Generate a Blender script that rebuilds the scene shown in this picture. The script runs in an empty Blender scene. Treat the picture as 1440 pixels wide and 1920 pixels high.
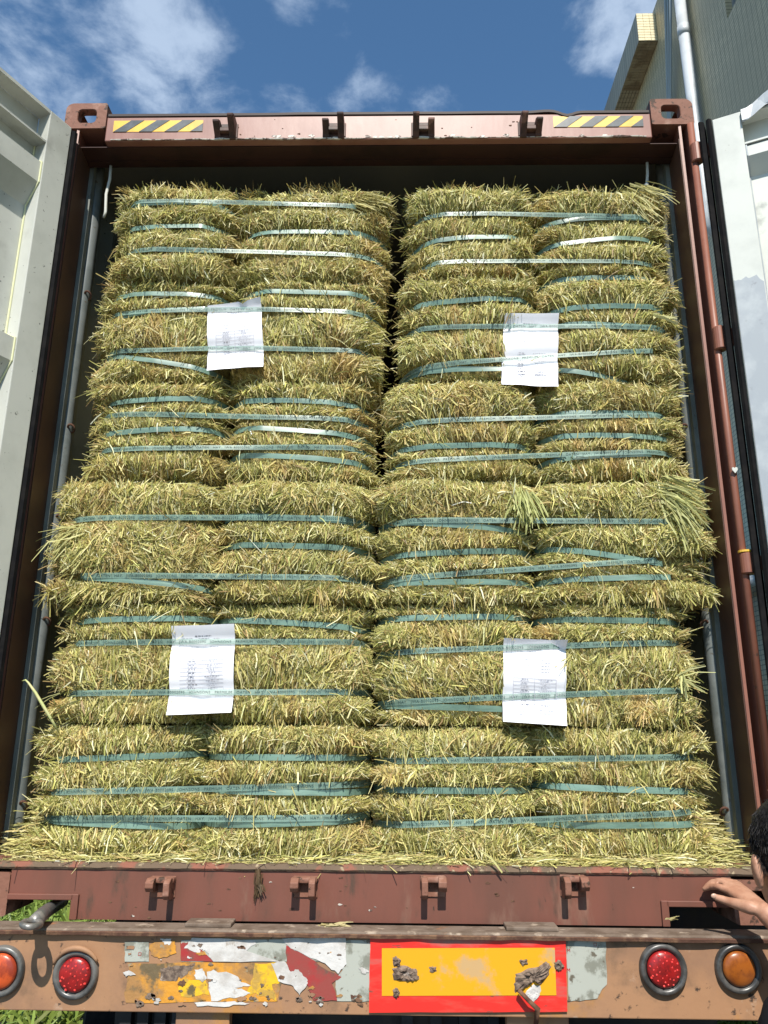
import bpy, bmesh, math, random
import numpy as np
from mathutils import Vector, Matrix
random.seed(7)
RNG = np.random.default_rng(11)
R = math.radians
scn = bpy.context.scene
col = scn.collection

# ------------------------------------------------------------------ camera
CAM = np.array([0.0866, -2.4977, 0.5171]); YAW, PIT, ROL, FPX = -0.0192, 0.2776, 0.0073, 1465.42
_F = np.array([math.sin(YAW)*math.cos(PIT), math.cos(YAW)*math.cos(PIT), math.sin(PIT)])
_R0 = np.array([math.cos(YAW), -math.sin(YAW), 0.0]); _U0 = np.cross(_R0, _F)
_RT = _R0*math.cos(ROL) + _U0*math.sin(ROL); _UP = -_R0*math.sin(ROL) + _U0*math.cos(ROL)
cam = bpy.data.cameras.new('camera'); camo = bpy.data.objects.new('camera', cam); col.objects.link(camo)
M = Matrix(((_RT[0], _UP[0], -_F[0], CAM[0]), (_RT[1], _UP[1], -_F[1], CAM[1]), (_RT[2], _UP[2], -_F[2], CAM[2]), (0, 0, 0, 1)))
camo.matrix_world = M
cam.sensor_fit = 'VERTICAL'; cam.sensor_height = 36.0; cam.lens = FPX/1920*36.0
cam.clip_start = 0.05; cam.clip_end = 1000
scn.camera = camo
scn.render.resolution_x = 768; scn.render.resolution_y = 1024

# ------------------------------------------------------------------ measuring helpers (photo pixel -> point on a real plane)
def ray(u, v): return _F + _RT*((u-720)/FPX) - _UP*((v-960)/FPX)
def at(u, v, Y): d = ray(u, v); return CAM + d*((Y-CAM[1])/d[1])
def atx(u, v, X): d = ray(u, v); return CAM + d*((X-CAM[0])/d[0])

# ------------------------------------------------------------------ world and sun
SUN_EL, SUN_AZ = R(50), R(1.2)        # the sun stands high behind the camera
world = bpy.data.worlds.new('World'); scn.world = world; world.use_nodes = True
wn = world.node_tree.nodes; wl = world.node_tree.links; wn.clear()
wout = wn.new('ShaderNodeOutputWorld'); bg = wn.new('ShaderNodeBackground'); bg.inputs['Strength'].default_value = 0.11
sky = wn.new('ShaderNodeTexSky'); sky.sky_type = 'NISHITA'; sky.sun_disc = False
sky.sun_elevation = SUN_EL; sky.sun_rotation = math.pi - SUN_AZ
sky.altitude = 0; sky.air_density = 1.0; sky.dust_density = 0.3; sky.ozone_density = 1.6
geo = wn.new('ShaderNodeNewGeometry')
vneg = wn.new('ShaderNodeVectorMath'); vneg.operation = 'SCALE'; vneg.inputs['Scale'].default_value = -1.0
wl.new(geo.outputs['Incoming'], vneg.inputs[0])
DIR = vneg.outputs[0]
def wmath(op, a, b=None, c=None):
    n = wn.new('ShaderNodeMath'); n.operation = op
    for i, x in enumerate((a, b, c)):
        if x is None: continue
        if isinstance(x, (int, float)): n.inputs[i].default_value = x
        else: wl.new(x, n.inputs[i])
    return n.outputs[0]
sep = wn.new('ShaderNodeSeparateXYZ'); wl.new(DIR, sep.inputs[0])
den = wmath('ADD', wmath('MAXIMUM', sep.outputs[2], 0.0), 0.12)
dv = wn.new('ShaderNodeCombineXYZ')
wl.new(wmath('DIVIDE', sep.outputs[0], den), dv.inputs[0]); wl.new(wmath('DIVIDE', sep.outputs[1], den), dv.inputs[1])
nz = wn.new('ShaderNodeTexNoise'); nz.inputs['Scale'].default_value = 5.5; nz.inputs['Detail'].default_value = 12
nz.inputs['Roughness'].default_value = 0.6; nz.inputs['Distortion'].default_value = 0.2
wl.new(dv.outputs[0], nz.inputs['Vector'])
nz2 = wn.new('ShaderNodeTexNoise'); nz2.inputs['Scale'].default_value = 0.8; nz2.inputs['Detail'].default_value = 2
wl.new(dv.outputs[0], nz2.inputs['Vector'])
acc = wmath('MULTIPLY', wmath('SUBTRACT', nz2.outputs[0], 0.5), 0.35)
for (u, v, rad, amp) in [(230, 100, 8, .18), (400, 120, 7.5, .2), (300, 30, 5.5, .12), (40, 140, 6.0, .17), (620, 10, 5, .07), (690, 222, 3.4, .24),
                         (825, 222, 3, .24), (1150, 100, 5, .17), (1190, 20, 5, .16), (-150, 60, 8, .15), (1500, 40, 9, .15), (560, 190, 4.0, .06), (900, 90, 8, -.14), (520, 120, 4, -.08), (140, 30, 5, -.1)]:
    d = ray(u, v); d = d/np.linalg.norm(d)
    dt = wn.new('ShaderNodeVectorMath'); dt.operation = 'DOT_PRODUCT'; wl.new(DIR, dt.inputs[0]); dt.inputs[1].default_value = tuple(d)
    mr = wn.new('ShaderNodeMapRange'); mr.interpolation_type = 'SMOOTHERSTEP'
    mr.inputs[1].default_value = math.cos(R(rad)); mr.inputs[2].default_value = 1.0; mr.inputs[3].default_value = 0; mr.inputs[4].default_value = amp
    wl.new(dt.outputs['Value'], mr.inputs[0]); acc = wmath('ADD', acc, mr.outputs[0])
dens = wmath('ADD', wmath('ADD', wmath('MULTIPLY', nz.outputs[0], 1.75), -0.37), acc)
cm = wn.new('ShaderNodeMapRange'); cm.interpolation_type = 'SMOOTHSTEP'
cm.inputs[1].default_value = 0.57; cm.inputs[2].default_value = 1.0; cm.inputs[3].default_value = 0; cm.inputs[4].default_value = 0.66
wl.new(dens, cm.inputs[0])
mixc = wn.new('ShaderNodeMix'); mixc.data_type = 'RGBA'
hue = wn.new('ShaderNodeMix'); hue.data_type = 'RGBA'; hue.blend_type = 'MULTIPLY'; hue.inputs[0].default_value = 1; wl.new(sky.outputs[0], hue.inputs[6]); hue.inputs[7].default_value = (.70, .98, 1.10, 1)
wl.new(cm.outputs[0], mixc.inputs[0]); wl.new(hue.outputs[2], mixc.inputs[6]); mixc.inputs[7].default_value = (4.9, 5.9, 7.3, 1)
wl.new(mixc.outputs[2], bg.inputs['Color']); wl.new(bg.outputs[0], wout.inputs[0])

sun = bpy.data.lights.new('sun', 'SUN'); sun.energy = 5.0; sun.angle = R(0.5); sun.color = (1.0, 0.95, 0.86)
suno = bpy.data.objects.new('sun', sun); col.objects.link(suno)
sdir = Vector((math.sin(SUN_AZ)*math.cos(SUN_EL), -math.cos(SUN_AZ)*math.cos(SUN_EL), math.sin(SUN_EL)))
suno.rotation_euler = sdir.to_track_quat('Z', 'Y').to_euler(); suno.location = (2, -12, 14)
scn.view_settings.view_transform = 'Standard'; scn.view_settings.look = 'None'
scn.view_settings.exposure = 0.38; scn.view_settings.gamma = 1.0; scn.view_settings.use_curve_mapping = False

# ------------------------------------------------------------------ materials
def mat(name, base, rough=0.6, spec=0.5, metal=0.0, vary=None, scale=6.0, detail=6, lo=0.42, hi=0.62, bump=0.0, bscale=40, alpha=1.0, stretch=None, extra=None):
    m = bpy.data.materials.new(name); m.use_nodes = True
    n = m.node_tree.nodes; l = m.node_tree.links; b = n['Principled BSDF']
    b.inputs['Base Color'].default_value = (*base, 1); b.inputs['Roughness'].default_value = rough
    b.inputs['Specular IOR Level'].default_value = spec; b.inputs['Metallic'].default_value = metal; b.inputs['Alpha'].default_value = alpha
    g = n.new('ShaderNodeNewGeometry'); pos = g.outputs['Position']
    if stretch:
        s = n.new('ShaderNodeVectorMath'); s.operation = 'MULTIPLY'; s.inputs[1].default_value = stretch; l.new(pos, s.inputs[0]); pos = s.outputs[0]
    cur = None
    layers = ([(vary, scale, lo, hi)] if vary else []) + (extra or [])
    for i, (c, sc, a, bb) in enumerate(layers):
        t = n.new('ShaderNodeTexNoise'); t.inputs['Scale'].default_value = sc; t.inputs['Detail'].default_value = detail; t.inputs['Roughness'].default_value = .62
        ofs = n.new('ShaderNodeVectorMath'); ofs.operation = 'ADD'; ofs.inputs[1].default_value = (i*13.7, i*5.1, i*8.3); l.new(pos, ofs.inputs[0]); l.new(ofs.outputs[0], t.inputs['Vector'])
        mr = n.new('ShaderNodeMapRange'); mr.interpolation_type = 'SMOOTHSTEP'; mr.inputs[1].default_value = a; mr.inputs[2].default_value = bb; l.new(t.outputs[0], mr.inputs[0])
        mx = n.new('ShaderNodeMix'); mx.data_type = 'RGBA'; l.new(mr.outputs[0], mx.inputs[0])
        if cur is None: mx.inputs[6].default_value = (*base, 1)
        else: l.new(cur, mx.inputs[6])
        mx.inputs[7].default_value = (*c, 1); cur = mx.outputs[2]
    if cur is not None: l.new(cur, b.inputs['Base Color'])
    if bump:
        t = n.new('ShaderNodeTexNoise'); t.inputs['Scale'].default_value = bscale; t.inputs['Detail'].default_value = 5; l.new(pos, t.inputs['Vector'])
        bp = n.new('ShaderNodeBump'); bp.inputs['Strength'].default_value = bump; bp.inputs['Distance'].default_value = 0.004
        l.new(t.outputs[0], bp.inputs['Height']); l.new(bp.outputs[0], b.inputs['Normal'])
    return m

MAR = (.185, .068, .047)
m_header = mat('faded_maroon_paint', (.29, .135, .105), .45, .5, vary=(.22, .09, .068), scale=5, lo=.4, hi=.7, bump=.15, bscale=25, stretch=(1, 1, .35),
               extra=[((.12, .07, .05), 16, .66, .74), ((.36, .20, .16), 3, .5, .75)])
m_maroon = mat('maroon_paint', MAR, .5, .4, vary=(.14, .06, .042), scale=4, lo=.4, hi=.65, bump=.25, bscale=18, stretch=(1, 1, .3),
               extra=[((.08, .05, .035), 11, .56, .70), ((.22, .12, .085), 7, .58, .72), ((.05, .03, .022), 40, .66, .70)])
m_post = mat('red_brown_paint', (.255, .098, .062), .45, .5, vary=(.19, .072, .05), scale=6, lo=.45, hi=.7, bump=.15, bscale=20, extra=[((.10, .06, .045), 22, .66, .72)])
m_casting = mat('rusty_casting_paint', (.22, .10, .068), .7, .3, vary=(.07, .04, .028), scale=24, lo=.56, hi=.62, bump=.6, bscale=45, extra=[((.36, .21, .16), 9, .55, .7)])
m_rust = mat('dark_rust', (.10, .05, .035), .9, .2, vary=(.18, .10, .06), scale=30, bump=.7, bscale=70)
m_scuff = mat('bare_scuffed_weld', (.55, .5, .44), .5, .5, vary=(.10, .06, .045), scale=38, lo=.48, hi=.56, bump=.6, bscale=90)
m_roofrail = mat('dark_roof_rail', (.05, .035, .032), .6, .3)
m_mud = mat('mud_on_threshold', (.14, .10, .07), .95, .15, vary=(.24, .10, .07), scale=12, lo=.5, hi=.6, bump=.9, bscale=60, extra=[((.33, .26, .17), 45, .6, .68)])
m_inner = mat('grey_inner_wall_paint', (.21, .225, .205), .55, .4, vary=(.13, .145, .13), scale=3, lo=.4, hi=.65, bump=.1, bscale=15, extra=[((.08, .08, .07), 30, .66, .7)])
m_reveal = mat('shaded_brown_reveal', (.105, .05, .032), .5, .4, vary=(.07, .035, .025), scale=4, extra=[((.19, .11, .07), 9, .66, .8)])  # browner than the post, and darkened with the reveal's shade painted in
m_under = mat('shade_darkened_maroon', (.055, .024, .020), .6, .3, vary=(.035, .018, .015), scale=5)  # shade under the header put into the colour as a darker maroon
m_keeper = mat('shade_darkened_keeper_paint', (.10, .045, .034), .55, .4, vary=(.05, .028, .022), scale=20, extra=[((.24, .12, .09), 14, .58, .68)])  # header keepers: shade of their undersides painted in as a dark base
m_inroof = mat('inner_roof_paint', (.25, .24, .22), .6, .3)
m_floor = mat('plywood_floor', (.20, .13, .08), .8, .2, vary=(.13, .08, .05), scale=9, stretch=(4, .4, 1))
m_lash = mat('grey_lashing_tube_paint', (.17, .185, .18), .4, .5, vary=(.12, .135, .13), scale=8, extra=[((.10, .08, .06), 26, .64, .70)])
m_door = mat('pale_grey_door_paint', (.53, .54, .495), .4, .45, vary=(.43, .44, .40), scale=3.2, lo=.42, hi=.7, bump=.08, bscale=12, extra=[((.33, .33, .30), 4, .56, .78), ((.10, .10, .09), 55, .66, .71)])
m_doorold = mat('chalky_door_paint', (.58, .595, .55), .5, .4, vary=(.48, .495, .46), scale=2.5, bump=.1, bscale=10, extra=[((.32, .33, .31), 6, .60, .74), ((.14, .12, .1), 50, .68, .73)])
m_doorgrey = mat('bare_grey_primer', (.33, .36, .39), .45, .5, vary=(.42, .45, .47), scale=8, extra=[((.2, .21, .22), 14, .62, .72)])
m_sealant = mat('yellowed_sealant', (.68, .68, .42), .5, .4)
m_rubber = mat('black_rubber_seal', (.006, .006, .007), .85, .12, vary=(.012, .011, .011), scale=20)
m_yel = mat('yellow_reflective_film', (.80, .50, .06), .35, .5, vary=(.70, .42, .06), scale=18)
m_blk = mat('grey_black_film', (.055, .065, .07), .35, .5, vary=(.09, .10, .11), scale=20)
m_cord = mat('white_cord', (.6, .6, .55), .7, .3)
m_beam = mat('tan_orange_bumper_paint', (.36, .195, .105), .65, .3, vary=(.27, .15, .09), scale=4, lo=.4, hi=.65, bump=.3, bscale=22,
             extra=[((.15, .095, .06), 7, .50, .72), ((.42, .20, .055), 5, .55, .70), ((.42, .30, .22), 11, .62, .72), ((.06, .04, .03), 34, .60, .68)])
m_ledge = mat('worn_dirty_steel_ledge', (.18, .135, .105), .75, .3, vary=(.12, .085, .062), scale=14, bump=.6, bscale=50, extra=[((.34, .27, .21), 20, .56, .68), ((.30, .14, .07), 6, .62, .7)])
m_chassis = mat('dark_chassis_steel', (.035, .035, .04), .7, .3, vary=(.06, .05, .045), scale=8)
m_slat = mat('dark_blue_grey_slat', (.05, .055, .065), .7, .3, vary=(.03, .03, .035), scale=6)
m_gun = mat('oily_gunmetal', (.16, .16, .155), .38, .6, metal=.5, vary=(.30, .28, .26), scale=18, bump=.3)
m_red = mat('red_reflective_film', (.72, .028, .02), .4, .5, vary=(.55, .07, .05), scale=7, lo=.5, hi=.62, stretch=(.5, 1, 2), extra=[((.34, .17, .14), 5, .50, .66), ((.16, .06, .045), 26, .63, .70)])
m_yplate = mat('amber_yellow_film', (.72, .345, .010), .45, .4, vary=(.52, .33, .15), scale=8, lo=.52, hi=.63, extra=[((.16, .10, .05), 16, .70, .76)])
m_lump = mat('peeled_rusty_flakes', (.22, .16, .12), .8, .3, vary=(.10, .07, .055), scale=70, bump=.8, bscale=90, extra=[((.42, .35, .30), 40, .6, .7)])
m_white = mat('torn_white_paper', (.60, .58, .56), .6, .3, vary=(.46, .43, .40), scale=14, bump=.6, bscale=40, extra=[((.28, .22, .16), 20, .60, .72), ((.12, .09, .06), 60, .66, .71)])
m_silver = mat('grubby_silver_film', (.40, .41, .36), .45, .5, vary=(.22, .22, .18), scale=20, lo=.5, hi=.62, extra=[((.13, .11, .08), 34, .6, .68)])
m_crim = mat('crimson_film', (.36, .035, .035), .45, .4, vary=(.28, .06, .05), scale=15, extra=[((.16, .08, .06), 12, .56, .68), ((.4, .36, .34), 50, .67, .72)])
m_ochre = mat('ochre_film', (.62, .28, .035), .55, .3, vary=(.36, .19, .07), scale=12, lo=.42, hi=.58, bump=.5, bscale=60, extra=[((.15, .11, .06), 18, .52, .64), ((.30, .26, .18), 34, .60, .68)])
m_amber = mat('bright_yellow_film', (.74, .44, .02), .5, .4, vary=(.46, .28, .06), scale=20, lo=.48, hi=.62, bump=.4, bscale=60, extra=[((.13, .10, .05), 28, .57, .67)])
m_lensred = mat('red_lamp_lens', (.30, .012, .012), .3, .5, vary=(.18, .012, .012), scale=60)
m_led = mat('red_lamp_reflector', (.75, .05, .04), .2, .7)
m_lensamb = mat('amber_lamp_lens', (.30, .085, .012), .3, .5, vary=(.20, .055, .012), scale=30)
m_lensor = mat('orange_lamp_lens', (.55, .085, .02), .3, .5, vary=(.25, .035, .015), scale=20)
m_rim = mat('black_lamp_rim', (.035, .035, .034), .35, .6, vary=(.10, .095, .09), scale=14)
m_rimgrey = mat('worn_grey_rim', (.14, .135, .125), .35, .6, vary=(.05, .05, .05), scale=12)
m_paper = mat('white_paper', (.83, .83, .88), .6, .25)
m_ink = mat('grey_print', (.14, .14, .18), .7, .2)
m_ink2 = mat('faint_print', (.42, .42, .48), .7, .2)
m_letter = mat('strap_ink', (.022, .055, .055), .5, .3)
m_conc = mat('asphalt_yard', (.13, .125, .115), .9, .2, vary=(.09, .088, .082), scale=1.2, bump=.3, bscale=20)
m_skin = mat('skin', (.44, .235, .155), .5, .4, vary=(.37, .18, .115), scale=30, bump=.08, bscale=120)
m_nail = mat('nail', (.50, .31, .23), .3, .5)
m_hair = mat('black_hair', (.010, .009, .010), .55, .25)
m_shirt = mat('black_cloth', (.012, .012, .015), .9, .1)
m_trouser = mat('dark_trousers', (.03, .035, .05), .9, .1)
m_pipe = mat('pale_grey_pipe', (.55, .58, .60), .35, .5, vary=(.45, .47, .48), scale=3)
m_cable = mat('grey_cable', (.38, .42, .43), .5, .4)
m_glass = mat('dark_window_glass', (.01, .012, .014), .08, .7)
m_wframe = mat('window_frame_grey', (.30, .30, .28), .5, .4)
m_tile = mat('cream_glazed_tile', (.70, .62, .40), .3, .5, vary=(.62, .54, .34), scale=8)

def strapmat(name, base, alpha):
    m = mat(name, base, .38, .7, vary=tuple(c*.72 for c in base), scale=9, alpha=alpha, stretch=(1, 1, 6)); return m
m_strap = strapmat('teal_strap', (.165, .275, .22), .95)
m_pstrap = strapmat('translucent_teal_strap', (.24, .375, .31), .66)

def tilemat(name, ax, base, mortar, dirt):
    m = bpy.data.materials.new(name); m.use_nodes = True; n = m.node_tree.nodes; l = m.node_tree.links; b = n['Principled BSDF']
    g = n.new('ShaderNodeNewGeometry'); s = n.new('ShaderNodeSeparateXYZ'); c = n.new('ShaderNodeCombineXYZ'); l.new(g.outputs['Position'], s.inputs[0])
    l.new(s.outputs[ax[0]], c.inputs[0]); l.new(s.outputs[ax[1]], c.inputs[1])
    br = n.new('ShaderNodeTexBrick'); l.new(c.outputs[0], br.inputs['Vector']); br.offset = 0.0; br.inputs['Scale'].default_value = 1
    br.inputs['Brick Width'].default_value = .1; br.inputs['Row Height'].default_value = .0527; br.inputs['Mortar Size'].default_value = .0042; br.inputs['Mortar Smooth'].default_value = .15
    br.inputs['Color1'].default_value = (*base, 1); br.inputs['Color2'].default_value = (*[x*.82 for x in base], 1); br.inputs['Mortar'].default_value = (*mortar, 1)
    t = n.new('ShaderNodeTexNoise'); t.inputs['Scale'].default_value = .7; t.inputs['Detail'].default_value = 6; l.new(g.outputs['Position'], t.inputs['Vector'])
    mr = n.new('ShaderNodeMapRange'); mr.inputs[1].default_value = .42; mr.inputs[2].default_value = .7; l.new(t.outputs[0], mr.inputs[0])
    mx = n.new('ShaderNodeMix'); mx.data_type = 'RGBA'; l.new(mr.outputs[0], mx.inputs[0]); l.new(br.outputs['Color'], mx.inputs[6]); mx.inputs[7].default_value = (*dirt, 1)
    l.new(mx.outputs[2], b.inputs['Base Color']); b.inputs['Roughness'].default_value = .45
    bp = n.new('ShaderNodeBump'); bp.invert = True; bp.inputs['Distance'].default_value = .01; bp.inputs['Strength'].default_value = .9
    l.new(br.outputs['Fac'], bp.inputs['Height']); l.new(bp.outputs[0], b.inputs['Normal'])
    return m
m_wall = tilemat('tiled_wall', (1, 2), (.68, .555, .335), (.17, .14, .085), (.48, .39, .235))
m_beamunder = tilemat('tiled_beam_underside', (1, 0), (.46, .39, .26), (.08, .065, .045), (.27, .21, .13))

def haymat(name, core=False):
    m = bpy.data.materials.new(name); m.use_nodes = True; n = m.node_tree.nodes; l = m.node_tree.links; b = n['Principled BSDF']
    b.inputs['Roughness'].default_value = .5; b.inputs['Specular IOR Level'].default_value = .35
    a = n.new('ShaderNodeAttribute'); a.attribute_name = 'tint'; l.new(a.outputs['Color'], b.inputs['Base Color'])
    tr = n.new('ShaderNodeBsdfTranslucent'); l.new(a.outputs['Color'], tr.inputs['Color'])
    mx = n.new('ShaderNodeMixShader'); mx.inputs[0].default_value = .28; l.new(b.outputs[0], mx.inputs[1]); l.new(tr.outputs[0], mx.inputs[2])
    l.new(mx.outputs[0], n['Material Output'].inputs['Surface'])
    return m
m_hay = haymat('hay_stems'); m_grass = m_hay
m_core = mat('packed_hay', (.34, .29, .11), .8, .2, vary=(.17, .13, .045), scale=60, lo=.4, hi=.6, bump=1.0, bscale=110, stretch=(1, 1, .35), extra=[((.42, .36, .16), 90, .5, .65)])

# ------------------------------------------------------------------ object helpers
def setp(o, label=None, cat=None, group=None, kind=None):
    if label: o['label'] = label
    if cat: o['category'] = cat
    if group: o['group'] = group
    if kind: o['kind'] = kind
    return o
def thing(name, label, cat, loc=(0, 0, 0), group=None):
    o = bpy.data.objects.new(name, None); col.objects.link(o); o.location = loc; o.empty_display_size = .1
    return setp(o, label, cat, group)
def linkmesh(name, me, m, parent=None, smooth=False):
    if m is not None: me.materials.append(m)
    if smooth: me.polygons.foreach_set('use_smooth', [True]*len(me.polygons))
    o = bpy.data.objects.new(name, me); col.objects.link(o)
    if parent is not None:
        o.parent = parent
        root = parent; off = Vector((0, 0, 0))
        while root is not None: off += root.location; root = root.parent
        o.location = -off               # meshes are written in world coordinates
    return o
def obj(name, bm, m, parent=None, smooth=False):
    bmesh.ops.recalc_face_normals(bm, faces=bm.faces[:])
    me = bpy.data.meshes.new(name); bm.to_mesh(me); bm.free()
    return linkmesh(name, me, m, parent, smooth)
def pyobj(name, v, f, m, parent=None, smooth=False):
    me = bpy.data.meshes.new(name); me.from_pydata([tuple(p) for p in v], [], f); me.update()
    return linkmesh(name, me, m, parent, smooth)
def box(bm, x0, x1, y0, y1, z0, z1, bev=0.0):
    b2 = bmesh.new() if bev else bm
    vs = [b2.verts.new((x, y, z)) for x in (x0, x1) for y in (y0, y1) for z in (z0, z1)]
    for f in ((0, 1, 3, 2), (4, 6, 7, 5), (0, 4, 5, 1), (2, 3, 7, 6), (0, 2, 6, 4), (1, 5, 7, 3)): b2.faces.new([vs[i] for i in f])
    if bev:
        bmesh.ops.recalc_face_normals(b2, faces=b2.faces[:])
        bmesh.ops.bevel(b2, geom=b2.edges[:], offset=bev, segments=2, affect='EDGES', profile=.5)
        t = bpy.data.meshes.new('t'); b2.to_mesh(t); b2.free(); bm.from_mesh(t); bpy.data.meshes.remove(t)
def prism(bm, pts, z0, z1):
    """extrude an (x, y) outline along z"""
    a = [bm.verts.new((p[0], p[1], z0)) for p in pts]; b = [bm.verts.new((p[0], p[1], z1)) for p in pts]; n = len(pts)
    for i in range(n): bm.faces.new((a[i], a[(i+1) % n], b[(i+1) % n], b[i]))
    bm.faces.new(a); bm.faces.new(b[::-1])
def plate(bm, pts, y0, y1):
    """extrude an (x, z) outline along y"""
    a = [bm.verts.new((p[0], y0, p[1])) for p in pts]; b = [bm.verts.new((p[0], y1, p[1])) for p in pts]; n = len(pts)
    for i in range(n): bm.faces.new((a[i], a[(i+1) % n], b[(i+1) % n], b[i]))
    bm.faces.new(a); bm.faces.new(b[::-1])
def tube(bm, pts, rad, seg=10, cap=True):
    pts = [Vector(p) for p in pts]; rad = [rad]*len(pts) if isinstance(rad, (int, float)) else rad
    rings = []; up = None
    for i, p in enumerate(pts):
        t = (pts[min(i+1, len(pts)-1)] - pts[max(i-1, 0)]).normalized()
        if up is None: up = t.orthogonal().normalized()
        up = (up - t*up.dot(t)).normalized(); s = t.cross(up)
        rings.append([bm.verts.new(p + (up*math.cos(2*math.pi*k/seg) + s*math.sin(2*math.pi*k/seg))*rad[i]) for k in range(seg)])
    for a, b in zip(rings, rings[1:]):
        for k in range(seg): bm.faces.new((a[k], a[(k+1) % seg], b[(k+1) % seg], b[k]))
    if cap: bm.faces.new(rings[0][::-1]); bm.faces.new(rings[-1])
def capsule(bm, pts, rad, seg=12):
    """a closed tapered limb with rounded ends"""
    P = [Vector(p) for p in pts]; r = list(rad)
    d0 = (P[0]-P[1]).normalized(); d1 = (P[-1]-P[-2]).normalized()
    q = [P[0]+d0*r[0]*.95, P[0]+d0*r[0]*.7] + P + [P[-1]+d1*r[-1]*.7, P[-1]+d1*r[-1]*.95]
    tube(bm, q, [r[0]*.3, r[0]*.72] + r + [r[-1]*.72, r[-1]*.3], seg)
def lathe_y(bm, cx, cz, prof, seg=40, sx=1, sz=1):
    """profile of (radius, y) turned about the y axis"""
    rings = [[bm.verts.new((cx+r*sx*math.cos(2*math.pi*k/seg), y, cz+r*sz*math.sin(2*math.pi*k/seg))) for k in range(seg)] for r, y in prof]
    for a, b in zip(rings, rings[1:]):
        for k in range(seg): bm.faces.new((a[k], a[(k+1) % seg], b[(k+1) % seg], b[k]))
    return rings

def vnoise(x, y, seed=0):
    """smooth 2-D value noise in 0..1"""
    x = np.asarray(x, float); y = np.asarray(y, float)
    xi = np.floor(x).astype(np.int64); yi = np.floor(y).astype(np.int64); fx = x-xi; fy = y-yi
    fx = fx*fx*(3-2*fx); fy = fy*fy*(3-2*fy)
    def h(a, b):
        v = (a*374761393 + b*668265263 + seed*974711) & 0xFFFFFFFF; v = ((v ^ (v >> 13))*1274126177) & 0xFFFFFFFF
        return ((v ^ (v >> 16)) & 0xFFFF)/65535.0
    return (h(xi, yi)*(1-fx)+h(xi+1, yi)*fx)*(1-fy) + (h(xi, yi+1)*(1-fx)+h(xi+1, yi+1)*fx)*fy
def sstep(a, b, x): t = np.clip((x-a)/(b-a), 0, 1); return t*t*(3-2*t)

def blades(name, base, dirs, length, width, tint, parent=None, mat_=None, facing=(0, -1, 0), curl=.25, twist=.7):
    """many separate bent stems, six vertices each, in one mesh"""
    n = len(base); d = dirs/np.linalg.norm(dirs, axis=1, keepdims=True)
    f = np.broadcast_to(np.asarray(facing, float), (n, 3)); s = np.cross(d, f); ln = np.linalg.norm(s, axis=1, keepdims=True)
    s = np.where(ln > 1e-4, s/np.maximum(ln, 1e-4), np.array([1.0, 0, 0])); nn = np.cross(s, d)
    tw = RNG.normal(0, twist, n)[:, None]; s = s*np.cos(tw) + nn*np.sin(tw)
    L = length[:, None]; W = width[:, None]*.5
    bend = (RNG.normal(0, 1, (n, 3))*curl)*L*.35
    mid = base + d*L*.5 + bend*.5; tip = base + d*L - bend*.35 + np.array([0, 0, -1.0])*(L*L*1.2)
    k = RNG.uniform(.25, .95, n)[:, None]
    V = np.empty((n, 6, 3)); V[:, 0] = base-s*W; V[:, 1] = base+s*W; V[:, 2] = mid-s*W; V[:, 3] = mid+s*W; V[:, 4] = tip-s*W*k; V[:, 5] = tip+s*W*k
    idx = (np.arange(n)*6)[:, None]
    Fq = np.concatenate([idx+np.array([0, 1, 3, 2]), idx+np.array([2, 3, 5, 4])], axis=1).reshape(-1)
    off = np.zeros(3)
    me = bpy.data.meshes.new(name); me.vertices.add(n*6); me.vertices.foreach_set('co', V.reshape(-1))
    me.loops.add(n*8); me.loops.foreach_set('vertex_index', Fq.astype(np.int32)); me.polygons.add(n*2)
    me.polygons.foreach_set('loop_start', np.arange(0, n*8, 4, dtype=np.int32))
    ca = me.color_attributes.new('tint', 'FLOAT_COLOR', 'POINT')
    C = np.ones((n, 6, 4)); C[:, :, :3] = tint[:, None, :]; ca.data.foreach_set('color', C.reshape(-1))
    me.update(); me.validate()
    return linkmesh(name, me, mat_ or m_hay, parent)

PAL = np.array([[.59, .525, .20], [.43, .41, .125], [.31, .32, .095], [.69, .625, .32], [.52, .40, .17], [.36, .24, .105], [.82, .765, .48], [.19, .18, .06]])
def tints(n, zone=None, green=0.0):
    p = np.array([.27, .21, .12, .15, .08, .05, .06, .06]); i = RNG.choice(8, n, p=p)
    c = PAL[i].copy()
    if zone is not None:                       # flakes of hay that are browner or greener than their neighbours
        z = zone[:, None]; k = np.clip(z-.58, 0, .4)*2.2; c = c*(1-k) + np.array([.50, .32, .12])*k
        g = np.clip(.38-z, 0, .38)*1.5; c = c*(1-g) + np.array([.36, .38, .12])*g
    c = c*(1-green) + np.array([.40, .45, .13])*green
    return np.clip(c*np.exp(RNG.normal(.07, .19, (n, 1))), 0, .9)

# ================================================================== setting
bm = bmesh.new(); box(bm, -300, 300, -300, 300, -1.4, -1.2)
setp(obj('ground', bm, m_conc), kind='structure', label='pale concrete yard under the trailer')

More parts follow.
